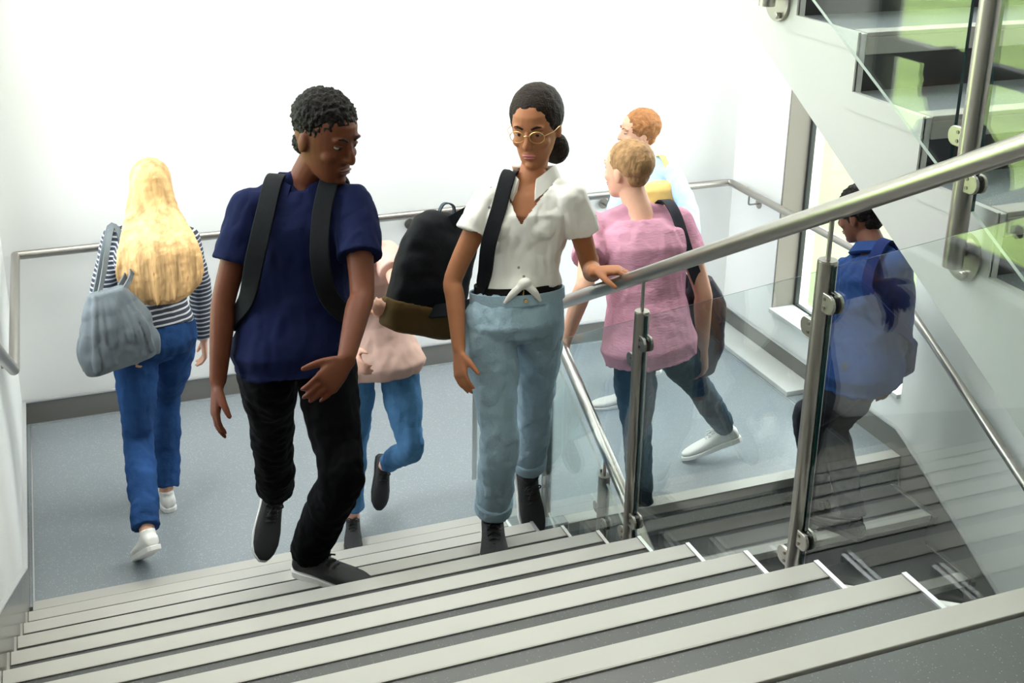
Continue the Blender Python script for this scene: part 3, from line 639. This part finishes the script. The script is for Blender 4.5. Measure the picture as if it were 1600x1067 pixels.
    for sd, hp in (('L', hL), ('R', hR)):
        heel, toe, uv = sp['foot' + sd]; f = nrm(toe - heel); u = nrm(uv - f * (uv @ f))
        an = heel + f * .05 * s + u * .085 * s
        kn = ik(hp, an, th, shn, sp.get('kh' + sd, fw)); KN[sd] = (kn, an)
        limb(bd, [hp, hp + (kn - hp) * .5, kn, kn + (an - kn) * .35, an], [.074 * s, .062 * s, .044 * s, .044 * s, .032 * s], 4, 16)
        limb(bd, [an, an - u * .035 * s + f * .02 * s, heel + f * .14 * s + u * .03 * s], [.033 * s, .028 * s, .016 * s], 3, 12)
        e = kn + (an - kn) * jr[3]
        limb(tr, [hp + UP * .02 * s, hp + (kn - hp) * .35, hp + (kn - hp) * .75, kn, kn + (e - kn) * .45, e], [.088 * s * jr[0], .090 * s * jr[0], .074 * s * jr[0], .064 * s * jr[1], .062 * s * (jr[1] + jr[2]) / 2, .056 * s * jr[2]], 5, 22, False)
        tr.ball(hp + UP * .01, .089 * s * jr[0])
        shoe(t, heel, toe, uv, s * sp.get('fs', 1.0) * (.92 if fem else 1), *sp['shoe'])
        if sp.get('cuff'):
            q = MB(); c0 = kn + (e - kn) * .86; limb(q, [c0, e + (e - kn) * .012], [.056 * s * jr[2] + .007, .056 * s * jr[2] + .006], 3, 24, False); fuse(q, 'cuff', sp['tm'], t, .006, 2, .003, (20, 20, 20))
    torso(tr, -.10, sp.get('waist', .17), .010, .010)
    c, l, f, u = frame(0); loft(tr, [(c - UP * .085 * s, l, f, .06 * s, .07 * s), (c - UP * .02, l, f, .13 * s, .10 * s)], 20, 2.2)
    body = fuse(bd, 'body', sp['skin'], t, sp.get('bvx', .006), 3)
    fuse(tr, sp.get('tn', 'trousers'), sp['tm'], t, vx, 3, sp.get('tf', .012), (15, 15, 11), seed=sp['H'] * 10)
    cut = None
    if sp.get('vneck'):
        c0, l0, f0, u0 = frame(.90); dv = sp['vneck']
        def cut(p, c0=c0, l0=l0, f0=f0, u0=u0, dv=dv):
            q = p - c0; a, b_, h = q @ l0, q @ f0, q @ u0
            return b_ > .0 and abs(a) < (h + dv) * .62 and h > -dv
    fuse(sh, sp.get('sn', 'shirt'), sp['sm'], t, sp.get('svx', vx), 3, sp.get('sf', .009), (14, 14, 7), seed=3 + sp['H'], cut=cut)
    if sp.get('collar'):
        c0, l0, f0, u0 = frame(1.0); q = MB(); r1, r2 = .088 * s * (.88 if fem else 1.0), .082 * s * (.88 if fem else 1.0); gap = sp.get('gap', .35)
        n = 22; vs = []
        for i in range(n + 1):
            a = math.pi / 2 + gap + (2 * math.pi - 2 * gap) * i / n; o_ = l0 * math.cos(a) * r1 + f0 * math.sin(a) * r2
            low_ = max(0, math.sin(a)) ** 2 * sp.get('cdrop', .035)
            for rr, hh in ((1.0, -.005 - low_), (.93, .045 - low_), (1.0, .05 - low_), (1.32, .006 - low_ * 1.6), (1.26, .0 - low_ * 1.6)): vs.append(c0 + o_ * rr + u0 * hh * s)
        q.add(vs, [(i * 5 + k, i * 5 + (k + 1) % 5, i * 5 + 5 + (k + 1) % 5, i * 5 + 5 + k) for i in range(n) for k in range(5)] + [(4, 3, 2, 1, 0), tuple(n * 5 + k for k in range(5))])
        q.build('collar', sp['sm'], t, smooth=True)
    if sp.get('face', True): face(body, HC, F, hs, sp['hair'], sp['lips'], fem)
    return dict(t=t, body=body, frame=frame, F=F, HC=HC, s=s, J=J, KN=KN, lf=lf, fw=fw, lsh=lsh, hs=hs)
def hair_cap(o, m, r=(.086, .101, .098), off=(-.016, .034), amp=.012, fs=60, extra=None, vox=.005, nape=(-.052, -.030, .056, .042, .048)):
    l, f, u = o['F']; s = o['hs']; q = MB(); c = o['HC'] + (f * off[0] + u * off[1]) * s
    ell(q, c, o['F'], [x * s for x in r], 28, 18)
    ell(q, o['HC'] + (f * nape[0] + u * nape[1]) * s, o['F'], [x * s for x in nape[2:]], 20, 12)
    if extra: extra(q, l, f, u, s)
    return fuse(q, 'hair', m, o['t'], vox, 1, amp, (fs, fs, fs))
def pack(name, label, cat, c, up, back, wd, ht, dp, m, mp, straps=(), pocket=True, bottom=None, group=None, flop=0):
    """rucksack: c centre, up axis, back = direction away from the wearer"""
    up = nrm(up); back = nrm(back - up * (back @ up)); l = np.cross(up, back)
    o = thing(name, label, cat, tuple(c - up * ht / 2))
    q = MB(); loft(q, [(c + up * ht * a + back * flop * (a * a), l, back, wd / 2 * b, dp / 2 * d) for a, b, d in ((-.5, .78, .7), (-.46, .95, .92), (-.3, 1, 1.05), (0, .98, 1), (.25, .92, .85), (.40, .78, .66), (.48, .5, .42), (.5, .3, .25))], 28, 3)
    fuse(q, 'bag_body', m, o, .008, 3, .010, (9, 9, 9))
    if pocket:
        q = MB(); cc = c - up * ht * .18 + back * dp * .40; loft(q, [(cc + up * ht * a, l, back, wd * .36 * b, dp * .22 * b) for a, b in ((-.22, .8), (-.19, 1), (0, 1.03), (.15, .95), (.19, .7))], 22, 3)
        fuse(q, 'pocket', mp, o, .008, 2, .006, (12, 12, 12))
    if bottom is not None:
        q = MB(); loft(q, [(c + up * ht * a, l, back, wd / 2 * b, dp / 2 * d) for a, b, d in ((-.53, .72, .62), (-.50, .98, .98), (-.35, 1.06, 1.12), (-.27, 1.04, 1.09))], 28, 3); fuse(q, 'base_panel', bottom, o, .008, 2, .004, (12, 12, 12))
    q = MB(); ribbon(q, [c + up * ht * .46 - l * .035, c + up * (ht * .5 + .03) - l * .02, c + up * (ht * .5 + .03) + l * .02, c + up * ht * .46 + l * .035], [up, up, up, up], .018, .005); q.build('grab_handle', mp, o, smooth=True)
    for path, nr, wd_ in straps:
        q = MB(); ribbon(q, path, nr, wd_, .012); q.build('strap', m, o, smooth=True, bevel=.002)
    return o
def strap(o, sd, c, up, back, ht, wd, w_=.055, depth=.128, low=.40, out=.05):
    J = o['J']; S_ = J['sh' + sd]; N_ = J['neck']; _, l, f, u = o['frame'](.8); l = l * (1 if sd == 'L' else -1); s = o['s']
    C = N_ + (S_ - N_) * .52
    P = [c + nrm(up) * ht * .40 - nrm(back) * .03, C - f * .10 * s + u * .028 * s, C - f * .035 * s + u * .064 * s, C + f * .04 * s + u * .050 * s, C + f * depth * .86 * s - u * .06 * s, C + f * (depth + .016) * s - u * .19 * s + l * .012, C + f * (depth - .02) * s - u * .31 * s + l * (out * .8), C + f * .02 * s - u * (low - .01) * s + l * (out + .055), c - nrm(up) * ht * .36 - nrm(back) * .02 + l * wd * .4]
    N = [-f, -f * .5 + u, u, u + f * .6, f, f, f + l * .4, l, l - f * .3]
    return (P, N, w_)

# ------------------------------------------------------------------ people: the seven figures
def J_(H, pelvis, neck, head_, shL, shR, elL, elR, wrL, wrR, near=(1, 1, 1, 1, 1, 1, 1, 1), fem=False):
    s = H / 1.75; a = .93 if fem else 1
    PV = at(*pelvis); NK = reach(PV, *neck, .50 * s, near[0]); HC = reach(NK, *head_, .185 * s, near[1])
    j = dict(pelvis=PV, neck=NK, head=HC)
    for sd, shp, elp, wrp, n0, n1, n2 in (('L', shL, elL, wrL, near[2], near[3], near[4]), ('R', shR, elR, wrR, near[5], near[6], near[7])):
        S_ = reach(NK, *shp, .185 * s * a, n0); E_ = reach(S_, *elp, .295 * s, n1); W_ = reach(E_, *wrp, .255 * s, n2)
        j['sh' + sd], j['el' + sd], j['wr' + sd] = S_, E_, W_
    return j
def foot_flat(heel_px, toe_px, z, s, fem=False):
    h = at_z(*heel_px, z); d = nrm(at_z(*toe_px, z) - h); return (h, h + d * .285 * s, UP)
D3 = lambda *v: nrm(v)
LACE = M['lace_black']

# man in the navy shirt ------------------------------------------------
zt6 = ZL + 3 * R
J = J_(1.80, (461, 540, 3.60), (478, 292), (507, 214), (556, 318), (386, 322), (566, 455), (349, 470), (541, 560), (340, 600), near=(1, 1, 1, 1, 1, 0, 0, 1))
fl = foot_flat((462, 893), (548, 917), zt6, 1.03)
an = at(424, 800, 4.10); tt = at(413, 884, 3.99)
fdir = nrm(tt - an); fr = (an - fdir * .10 + np.array([0, .05, .0]), an + fdir * .19 + np.array([0, .05, .0]), D3(0, -1, .25))
man = person(dict(H=1.80, label='person in navy short-sleeved shirt and black trousers climbing the stairs', base=(J['pelvis'][0], J['pelvis'][1], zt6), yaw=math.radians(176), J=J, hs=1.08, hf=D3(.52, -.80, -.22), hu=D3(.10, -.05, 1),
    sleeve='short', slv=.62, handL=dict(d=D3(-.75, -.45, -.45), n=D3(-.3, .8, -.5), t=D3(-.2, -.5, .8), curl=(.3, .45, .35)), handR=dict(n=D3(1, .1, 0), t=D3(0, -1, 0), curl=(.2, .3, .25)),
    footL=fl, footR=fr, khL=D3(.25, -1, .2), khR=D3(-.15, -1, .2), trs=(1.06, 1.12, 1.22, .97), shoe=(M['shoe_black'], M['rubber_white'], 'sneaker', LACE), fs=1.05,
    tm=M['black_trouser'], sm=M['navy_knit'], skin=M['skin_dark'], hair=M['hair_black'], lips=M['lip_dark'], hem=-.13, flare=.10, inf=.016, sf=.010, vx=.006, bvx=.0048, collar=True, cdrop=.05, gap=.32, sn='polo_shirt'))
hair_cap(man, M['hair_black'], (.083, .100, .088), (-.014, .052), .011, 75)
_, l, f, u = man['frame'](.62); cc = (J['pelvis'] + J['neck']) / 2 + (J['neck'] - J['pelvis']) * .10 - f * .215
pack('backpack', 'black backpack carried on both shoulders over the navy shirt', 'backpack', cc, u, -f, .29, .44, .15, M['black_nylon'], M['black_nylon'],
     [strap(man, 'L', cc, u, -f, .44, .29, .06), strap(man, 'R', cc, u, -f, .44, .29, .06)])

# woman in the white shirt ----------------------------------------------
J = J_(1.69, (803, 500, 3.55), (832, 274), (838, 190), (893, 312), (757, 316), (908, 388), (706, 440), (942, 433), (717, 545), near=(1, 1, 1, 0, 1, 1, 1, 1), fem=True)
rail_pt = np.array([1.644, 0, 0]);
v = ray(966, 440); hp = CAM + v * (1.644 / v[0])
J['wrL'] = hp + np.array([-.072, .035, .032]); 
d = J['wrL'] - J['shL']; L = np.linalg.norm(d)
J['elL'] = ik(J['shL'], J['wrL'], .285, .255, D3(.5, .6, -1)) if L < .54 else (J['shL'] + J['wrL']) / 2
fr = foot_flat((768, 828), (772, 872), zt6, .93)
an = at(826, 760, 3.98); tt = at(838, 822, 3.9); fdir = nrm(tt - an); flw = (an - fdir * .07 + np.array([0, .07, 0]), an + fdir * .18 + np.array([0, .07, 0]), D3(0, -1, .3))
rd = nrm(np.array([0, -1, SL]))
wom = person(dict(H=1.69, fem=True, label='person in white blouse and pale rolled-up jeans holding the rail', base=(J['pelvis'][0], J['pelvis'][1], zt6), yaw=math.radians(184), J=J, hs=1.08, hf=D3(-.60, -.78, -.14), hu=D3(-.08, 0, 1),
    sleeve='short', slv=.42, handL=dict(d=D3(.80, -.45, .12), n=D3(.1, -.1, -1), t=D3(.2, -1, .2), curl=(.35, .65, .6), thumb=(1.0, .5)), handR=dict(n=D3(.9, .4, 0), t=D3(.3, -1, 0), curl=(.25, .35, .25)),
    footR=fr, footL=flw, khR=D3(-.1, -1, .2), khL=D3(.25, -1, .3), trs=(1.02, 1.10, 1.18, .86), cuff=True, shoe=(M['shoe_black'], M['rubber_white'], 'sneaker', LACE), fs=1.26,
    tm=M['pale_denim'], tn='jeans', waist=.24, sm=M['dotted_cotton'], skin=M['skin_brown'], hair=M['hair_dark'], lips=M['lip_rose'], hem=.25, inf=.016, sf=.014, svx=.0045, vx=.006, bvx=.0045, vneck=.10, collar=True, cdrop=.06, gap=.42, sn='blouse'))
def bun(q, l, f, u, s):
    ell(q, wom['HC'] + (-f * .092 - u * .112 + l * .030) * s, wom['F'], (.050 * s, .046 * s, .055 * s), 18, 12)
hair_cap(wom, M['hair_dark'], (.088, .108, .098), (-.022, .040), .003, 50, extra=bun)
# glasses
q = MB(); F = wom['F']; l, f, u = F; c = wom['HC']; s = wom['hs']
for sd in (-1, 1):
    P = lambda a, b, h: c + (l * a + f * b + u * h) * s
    q.tube([P(sd * .033 + .024 * math.cos(a), .108 - abs(sd * .033 + .024 * math.cos(a)) * .12, .004 + .019 * math.sin(a)) for a in np.linspace(0, 2 * math.pi, 25)], .0013, 6)
    q.tube([P(sd * .057, .101, .01), P(sd * .078, .06, .01), P(sd * .080, -.005, .005)], .0013, 6)
q.tube([P(-.009, .107, .008), P(0, .109, .011), P(.009, .107, .008)], .0013, 6)
tag(q.build('glasses', M['gold'], None, smooth=True, loc=tuple(wom['HC'])), 'thin wire-rimmed glasses worn with the white blouse', 'glasses')
# belt and knot
q = MB(); c0, l0, f0, u0 = wom['frame'](.232); n = 40
P = [c0 + l0 * .1535 * math.cos(a) * wom['s'] + f0 * .116 * math.sin(a) * wom['s'] for a in np.linspace(0, 2 * math.pi, n)]
ribbon(q, P, [nrm(p - c0) for p in P], .034, .006, 1); bl = q.build('belt', M['belt_black'], wom['t'], smooth=True)
q = MB(); c1, l1, f1, u1 = wom['frame'](.185); P = [c1 + l1 * .1665 * math.cos(a) * wom['s'] + f1 * .1205 * math.sin(a) * wom['s'] for a in np.linspace(0, 2 * math.pi, n)]
ribbon(q, P, [nrm(x - c1) for x in P], .036, .008, 1); wb = q.build('waistband', M['pale_denim'], wom['t'], smooth=True)
q = MB(); q.cyl(c1 + f1 * .122 * wom['s'], c1 + f1 * .130 * wom['s'], .007, 14); q.build('button', M['gold'], wb, smooth=True)
q = MB(); cb = c0 + f0 * .121 * wom['s'] + l0 * .015; q.tube([cb + l0 * a + u0 * b for a, b in ((-.02, -.016), (.02, -.016), (.02, .016), (-.02, .016), (-.02, -.016))], .0025, 6); q.build('buckle', M['gold'], bl)
q = MB(); ck, lk, fk, uk = wom['frame'](.30); kc = ck + fk * .125 * wom['s']
ell(q, kc, (lk, fk, uk), (.024, .022, .02))
for sd in (-1, 1): limb(q, [kc, kc + lk * sd * .035 - uk * .03 + fk * .004, kc + lk * sd * .06 - uk * .062], [.013, .013, .006], 4, 12)
fuse(q, 'knot', M['dotted_cotton'], wom['t'], .005, 2)
_, l, f, u = wom['frame'](.62); cc = at(676, 425, float(J['shR'][1]) + .17)
ub = nrm(u + np.array([.12, 0, 0])); bb = nrm(-f * .75 - l * .66)
pack('backpack', 'black backpack with olive-brown base hung on one shoulder of the white blouse', 'backpack', cc, ub, bb, .30, .43, .17, M['black_nylon'], M['slate_nylon'],
     [strap(wom, 'R', cc, ub, bb, .43, .30, .05, .118, .42, .03)], bottom=M['olive_brown'])

# person with long blond hair ---------------------------------------------
zl = ZL
J = J_(1.72, (244, 536, 4.95), (238, 346), (236, 290), (178, 372), (292, 370), (160, 470), (312, 450), (190, 540), (318, 528), near=(0, 0, 0, 0, 1, 0, 0, 0), fem=True)
toe = at_z(216, 876, zl); fd = D3(-.25, .75, -.62); hb = toe - fd * .255; fL = (hb, toe, D3(-.1, .6, .8))
lead = at_z(268, 800, zl); fR = (lead, lead + D3(-.25, 1, 0) * .26, UP)
toe2 = at(250, 822, 4.78); 
blo = person(dict(H=1.70, fem=True, label='person with long blond hair in striped top and blue jeans crossing the landing', base=(J['pelvis'][0], J['pelvis'][1], zl), yaw=math.radians(-14), J=J, hf=D3(.1, 1, -.15),
    sleeve='long', handL=dict(n=D3(1, 0, 0), t=D3(0, 1, 0)), handR=dict(n=D3(-1, 0, 0), t=D3(0, 1, 0)), footL=fL, footR=fR, khL=D3(0, 1, 0), khR=D3(0, 1, .3), trs=(1.0, 1.0, 1.05, .95),
    shoe=(M['shoe_white'], M['rubber_white'], 'sneaker', None), tm=M['blue_denim'], tn='jeans', waist=.26, sm=M['striped_knit'], skin=M['skin_fair'], hair=M['hair_blond'], lips=M['lip_rose'], hem=.16, inf=.016, sn='striped_top'))
def longhair(q, l, f, u, s):
    H0 = blo['HC']; fr_ = blo['frame']
    B = lambda qq, off: (lambda F_: F_[0] - F_[2] * off * s)(fr_(qq))
    secs = [(H0 + (u * .05 - f * .03) * s, .085, .09), (H0 + (-u * .06 - f * .045) * s, .098, .078), (H0 + (-u * .13 - f * .08) * s, .120, .072), (B(.95, .14), .150, .062), (B(.80, .165), .172, .052), (B(.65, .165), .180, .045), (B(.52, .155), .170, .038), (B(.42, .140), .120, .030), (B(.36, .130), .06, .018)]
    loft(q, [(a_, l, f, x * s, y * s) for a_, x, y in secs], 28, 2.1)
    for i in range(22):
        a = -1 + 2 * i / 21; r_ = rng.random()
        limb(q, [H0 + (l * a * .07 + u * .03 - f * (.10 - .03 * a * a)) * s, H0 + (l * a * .10 - u * .10 - f * (.135 - .04 * a * a)) * s, B(.85, .215 - .03 * a * a) + l * a * .15 * s, B(.62, .205 - .03 * a * a) + l * a * (.175 - .02 * r_) * s, B(.40 + .12 * a * a - .05 * r_, .17) + l * a * (.15 - .03 * r_) * s], [.013, .014, .013, .010, .003], 5, 8)
hair_cap(blo, M['hair_blond'], (.088, .104, .095), (-.016, .032), .003, 40, extra=longhair, vox=.0055)
cc = at(180, 512, 4.78); o = thing('tote_bag', 'slouchy grey leather shoulder bag beside the striped top', 'bag', tuple(cc - UP * .2))
q = MB(); l = D3(1, .25, .10); b_ = D3(.25, -1, 0); u = nrm(np.cross(l, b_)) * -1 if np.cross(l, b_)[2] < 0 else nrm(np.cross(l, b_))
loft(q, [(cc + u * a, l, b_, w_, d_) for a, w_, d_ in ((-.165, .13, .05), (-.155, .155, .075), (-.08, .165, .085), (.02, .145, .07), (.11, .105, .045), (.165, .07, .022))], 30, 2.6)
for i in range(7):
    a = -.11 + .036 * i; limb(q, [cc + l * a * .5 + u * .16 - b_ * 0 + b_ * .02, cc + l * a * .9 + u * .03 + b_ * .065, cc + l * a * 1.1 - u * .12 + b_ * .075], [.010, .016, .010], 4, 8)
fuse(q, 'bag_body', M['grey_leather'], o, .006, 2, .016, (11, 11, 7))
for dd in (.03, -.02):
    q = MB(); S_ = J['shL']; ribbon(q, [cc + u * .15 + l * (.05) + b_ * dd, (cc + u * .15 + S_) / 2 + b_ * (dd + .05) + l * .06, S_ + UP * .062 - l * .0 + b_ * dd * .5, (cc + u * .15 + S_) / 2 + b_ * (dd + .03) - l * .05, cc + u * .15 - l * .05 + b_ * dd], [b_, b_, UP, b_, b_], .022, .006); q.build('strap', M['grey_leather'], o, smooth=True)

# person in the blush blouse, half hidden ---------------------------------
J = J_(1.60, (588, 562, 4.40), (566, 392), (546, 342), (607, 396), (548, 398), (626, 462), (542, 480), (604, 490), (556, 545), near=(1, 1, 1, 1, 1, 1, 1, 1), fem=True)
fr = foot_flat((552, 822), (552, 862), zl, .87)
an = at(600, 742, 4.62); tt = at(598, 785, 4.56); fdir = nrm(tt - an); fl = (an - fdir * .06 + np.array([0, .06, 0]), an + fdir * .17 + np.array([0, .06, 0]), D3(0, -1, .4))
p4 = person(dict(H=1.60, fem=True, label='person in blush pink blouse and blue jeans stepping up, mostly hidden behind navy shirt', base=(J['pelvis'][0], J['pelvis'][1], zl), yaw=math.radians(180), J=J, hf=D3(0, -1, -.25),
    sleeve='short', slv=.5, handL=dict(d=D3(-.4, -.8, .5), n=D3(0, .5, .8), t=D3(-1, 0, 0), curl=(.6, .9, .6)), handR=dict(n=D3(1, 0, 0), t=D3(0, -1, 0)), footL=fl, footR=fr, khL=D3(.12, -1, .2), khR=D3(-.1, -1, 0), trs=(.98, .95, .9, .86),
    shoe=(M['shoe_black'], M['rubber_black'], 'sneaker', LACE), fs=1.0, tm=M['mid_denim'], tn='jeans', sm=M['blush_satin'], skin=M['skin_light'], hair=M['hair_dark'], lips=M['lip_rose'], hem=-.10, flare=.12, inf=.016, sn='blouse', sf=.011))
hair_cap(p4, M['hair_dark'])

# man in the pink T-shirt, back turned --------------------------------------
J = J_(1.88, (1015, 536, 4.16), (998, 330), (980, 258), (925, 352), (1062, 345), (915, 440), (1098, 455), (888, 520), (1098, 540), near=(1, 1, 0, 1, 0, 0, 0, 0))
fl = (at(1008, 842, 4.02) * np.array([1, 1, 0]) + np.array([0, -.12, ZL - R]), None, UP); hl = at_z(1012, 835, ZL - R); fl = (hl, hl + D3(-.15, 1, 0) * .29, UP)
tp = at_z(1092, 722, ZL); fd = D3(-.75, .45, -.35); fr = (tp - fd * .05 + np.array([.16, -.02, .09]), tp + np.array([-.06, .03, .01]), D3(-.2, .3, 1))
pink = person(dict(H=1.82, label='person in pink T-shirt and dark jeans stepping up onto the landing', base=(J['pelvis'][0], J['pelvis'][1], ZL - R), yaw=math.radians(-18), J=J, hf=D3(-.45, 1, -.1),
    sleeve='short', slv=.6, handL=dict(n=D3(1, 0, 0), t=D3(0, 1, 0), curl=(.3, .4, .3)), handR=dict(n=D3(-1, 0, 0), t=D3(0, 1, 0)), footL=fl, footR=fr, khL=D3(0, 1, 0), khR=D3(.4, 1, .2), trs=(.98, .96, .92, .95),
    shoe=(M['shoe_white'], M['rubber_white'], 'sneaker', M['lace_white']), tm=M['dark_denim'], tn='jeans', sm=M['pink_knit'], skin=M['skin_fair'], hair=M['hair_sandy'], lips=M['lip_rose'], hem=-.12, flare=.12, inf=.016, sn='t_shirt', sf=.009))
hair_cap(pink, M['hair_sandy'], (.083, .103, .090), (-.018, .042), .003, 60, vox=.004, nape=(-.046, -.018, .060, .044, .046))
cc = at(1098, 500, float(J['shR'][1]) - .03); o = thing('shoulder_bag', 'charcoal shoulder bag hanging beside the pink T-shirt', 'bag', tuple(cc - UP * .3))
q = MB(); l = D3(1, .2, 0); b_ = D3(.15, -1, 0)
loft(q, [(cc + UP * a + l * b2, l, b_, w_, d_) for a, b2, w_, d_ in ((-.27, -.01, .05, .04), (-.25, -.01, .085, .065), (-.12, .0, .105, .085), (.03, .0, .11, .085), (.13, -.01, .095, .065), (.20, -.02, .055, .035))], 26, 2.6)
fuse(q, 'bag_body', M['charcoal_bag'], o, .007, 2, .012, (10, 10, 8))
S_ = J['shR']; N_ = J['neck']; q = MB(); ct = S_ * .62 + N_ * .38
ribbon(q, [cc + UP * .1 - l * .03 + b_ * .06, ct + b_ * .150 - UP * .15 + l * .04, ct + UP * .052 + b_ * .07, ct + UP * .070 - b_ * .03, ct - b_ * .12 - UP * .12 + l * .03, cc + UP * .1 - b_ * .06], [b_, b_, UP + b_, UP, -b_, -b_], .05, .006); q.build('strap', M['charcoal_bag'], o, smooth=True)

# person at the far corner ----------------------------------------------------
J = J_(1.66, (1030, 400, 5.22), (1012, 255), (997, 200), (975, 275), (1052, 268), (960, 345), (1078, 335), (975, 400), (1085, 400), near=(1, 1, 1, 1, 1, 1, 1, 1), fem=True)
h1 = at_z(925, 695, ZL); fl = (np.array([J['pelvis'][0] - .02, 5.02, ZL + .02]), np.array([J['pelvis'][0] - .22, 5.10, ZL + .0]), UP)
hl = np.array([J['pelvis'][0] - .10, 5.22, ZL]); hr = np.array([J['pelvis'][0] + .16, 5.42, ZL + .06])
far = person(dict(H=1.64, fem=True, label='person with ginger hair and pale blue top against the far white wall', base=(J['pelvis'][0], J['pelvis'][1], ZL), yaw=math.radians(-75), J=J, hf=D3(-1, .2, -.05),
    sleeve='long', handL=dict(n=D3(1, 0, 0), t=D3(0, -1, 0)), handR=dict(n=D3(-1, 0, 0), t=D3(0, 1, 0)), footL=(hl, hl + D3(-1, .1, 0) * .26, UP), footR=(hr, hr + D3(-1, .2, -.22) * .26, UP), khL=D3(-1, 0, 0), khR=D3(-1, 0, 0), trs=(.98, .96, .92, .95),
    shoe=(M['shoe_white'], M['rubber_white'], 'sneaker', None), tm=M['mid_denim'], tn='jeans', sm=M['sky_cotton'], skin=M['skin_fair'], hair=M['hair_ginger'], lips=M['lip_rose'], hem=-.05, sn='shirt'))
hair_cap(far, M['hair_ginger'], (.088, .106, .098), (-.020, .036), .004, 60)
cc = at(1036, 322, float(J['neck'][1]) - .20); o = thing('satchel', 'mustard yellow bag behind the pink T-shirt, against the back wall', 'bag', tuple(cc - UP * .15))
q = MB(); l = D3(1, .1, 0); b_ = D3(.1, -1, 0)
loft(q, [(cc + UP * a, l, b_, w_, d_) for a, w_, d_ in ((-.15, .10, .04), (-.13, .13, .06), (0, .14, .065), (.10, .125, .05), (.13, .09, .03))], 24, 2.8)
fuse(q, 'bag_body', M['mustard_bag'], o, .007, 2, .008, (10, 10, 8))
q = MB(); c2 = J['neck'] * .5 + J['shR'] * .5
ribbon(q, [cc + UP * .1 + l * .1, c2 + b_ * .13 - UP * .06, c2 + UP * .068, c2 - b_ * .13 - UP * .06, cc + UP * .1 - l * .1 + np.array([0, .2, 0])], [b_, b_, UP, -b_, -b_], .03, .005); q.build('strap', M['mustard_bag'], o, smooth=True)

# person in the blue jacket -------------------------------------------------------
J = J_(1.76, (1350, 574, 3.98), (1366, 395), (1345, 336), (1322, 420), (1404, 412), (1316, 505), (1408, 500), (1283, 578), (1390, 578), near=(1, 0, 0, 0, 0, 1, 0, 0))
hl = at_z(1348, 845, ZL - R); fr = (hl, hl + D3(-.45, 1, 0) * .28, UP); h2 = at_z(1300, 820, ZL - R); fl = (h2 + np.array([0, .03, .02]), h2 + D3(-.5, 1, 0) * .28 + np.array([0, .03, 0]), UP)
blue = person(dict(H=1.76, label='person in blue jacket and dark trousers on the lower flight by the right wall', base=(J['pelvis'][0], J['pelvis'][1], ZL - R), yaw=math.radians(-28), J=J, hf=D3(-.40, 1, -.42),
    sleeve='long', handL=dict(n=D3(1, 0, 0), t=D3(0, 1, 0)), handR=dict(n=D3(-1, 0, 0), t=D3(0, 1, 0)), footL=fl, footR=fr, khL=D3(-.4, 1, .1), khR=D3(-.2, 1, 0), trs=(1.05, 1.05, 1.02, .96),
    shoe=(M['shoe_leather'], M['rubber_black'], 'sneaker', None), tm=M['grey_trouser'], sm=M['blue_jacket'], skin=M['skin_deep'], hair=M['hair_black'], lips=M['lip_dark'], hem=-.14, flare=.10, inf=.016, sn='jacket', sf=.011, collar=True, cdrop=0, gap=.5))
hair_cap(blue, M['hair_black'], (.090, .106, .100), (-.014, .042), .010, 60)
_, l, f, u = blue['frame'](.6)
o = thing('crossbody_bag', 'dark navy bag slung over the shoulder of the blue jacket', 'bag', tuple(J['pelvis'] + UP * .1))
ct = J['neck'] * .50 + J['shR'] * .50; q = MB()
ribbon(q, [J['pelvis'] + u * .10 + f * .19 + l * .05, ct + f * .145 - u * .14, ct + UP * .070 + f * .03, ct + UP * .050 - f * .07, ct - f * .142 - u * .12, J['pelvis'] + u * .22 - f * .145 - l * .155, J['pelvis'] + u * .10 - l * .215, J['pelvis'] + u * .06 + f * .15 - l * .13], [f, f, UP, UP - f, -f, -f, -l, f], .05, .008); q.build('strap', M['navy_strap'], o, smooth=True)
q = MB(); cc = J['pelvis'] + u * .04 + f * .215 - l * .02; loft(q, [(cc + u * a, l, f, w_, d_) for a, w_, d_ in ((-.10, .07, .02), (-.08, .11, .04), (.05, .115, .04), (.08, .09, .02))], 20, 2.8); fuse(q, 'bag_body', M['navy_strap'], o, .008, 2)
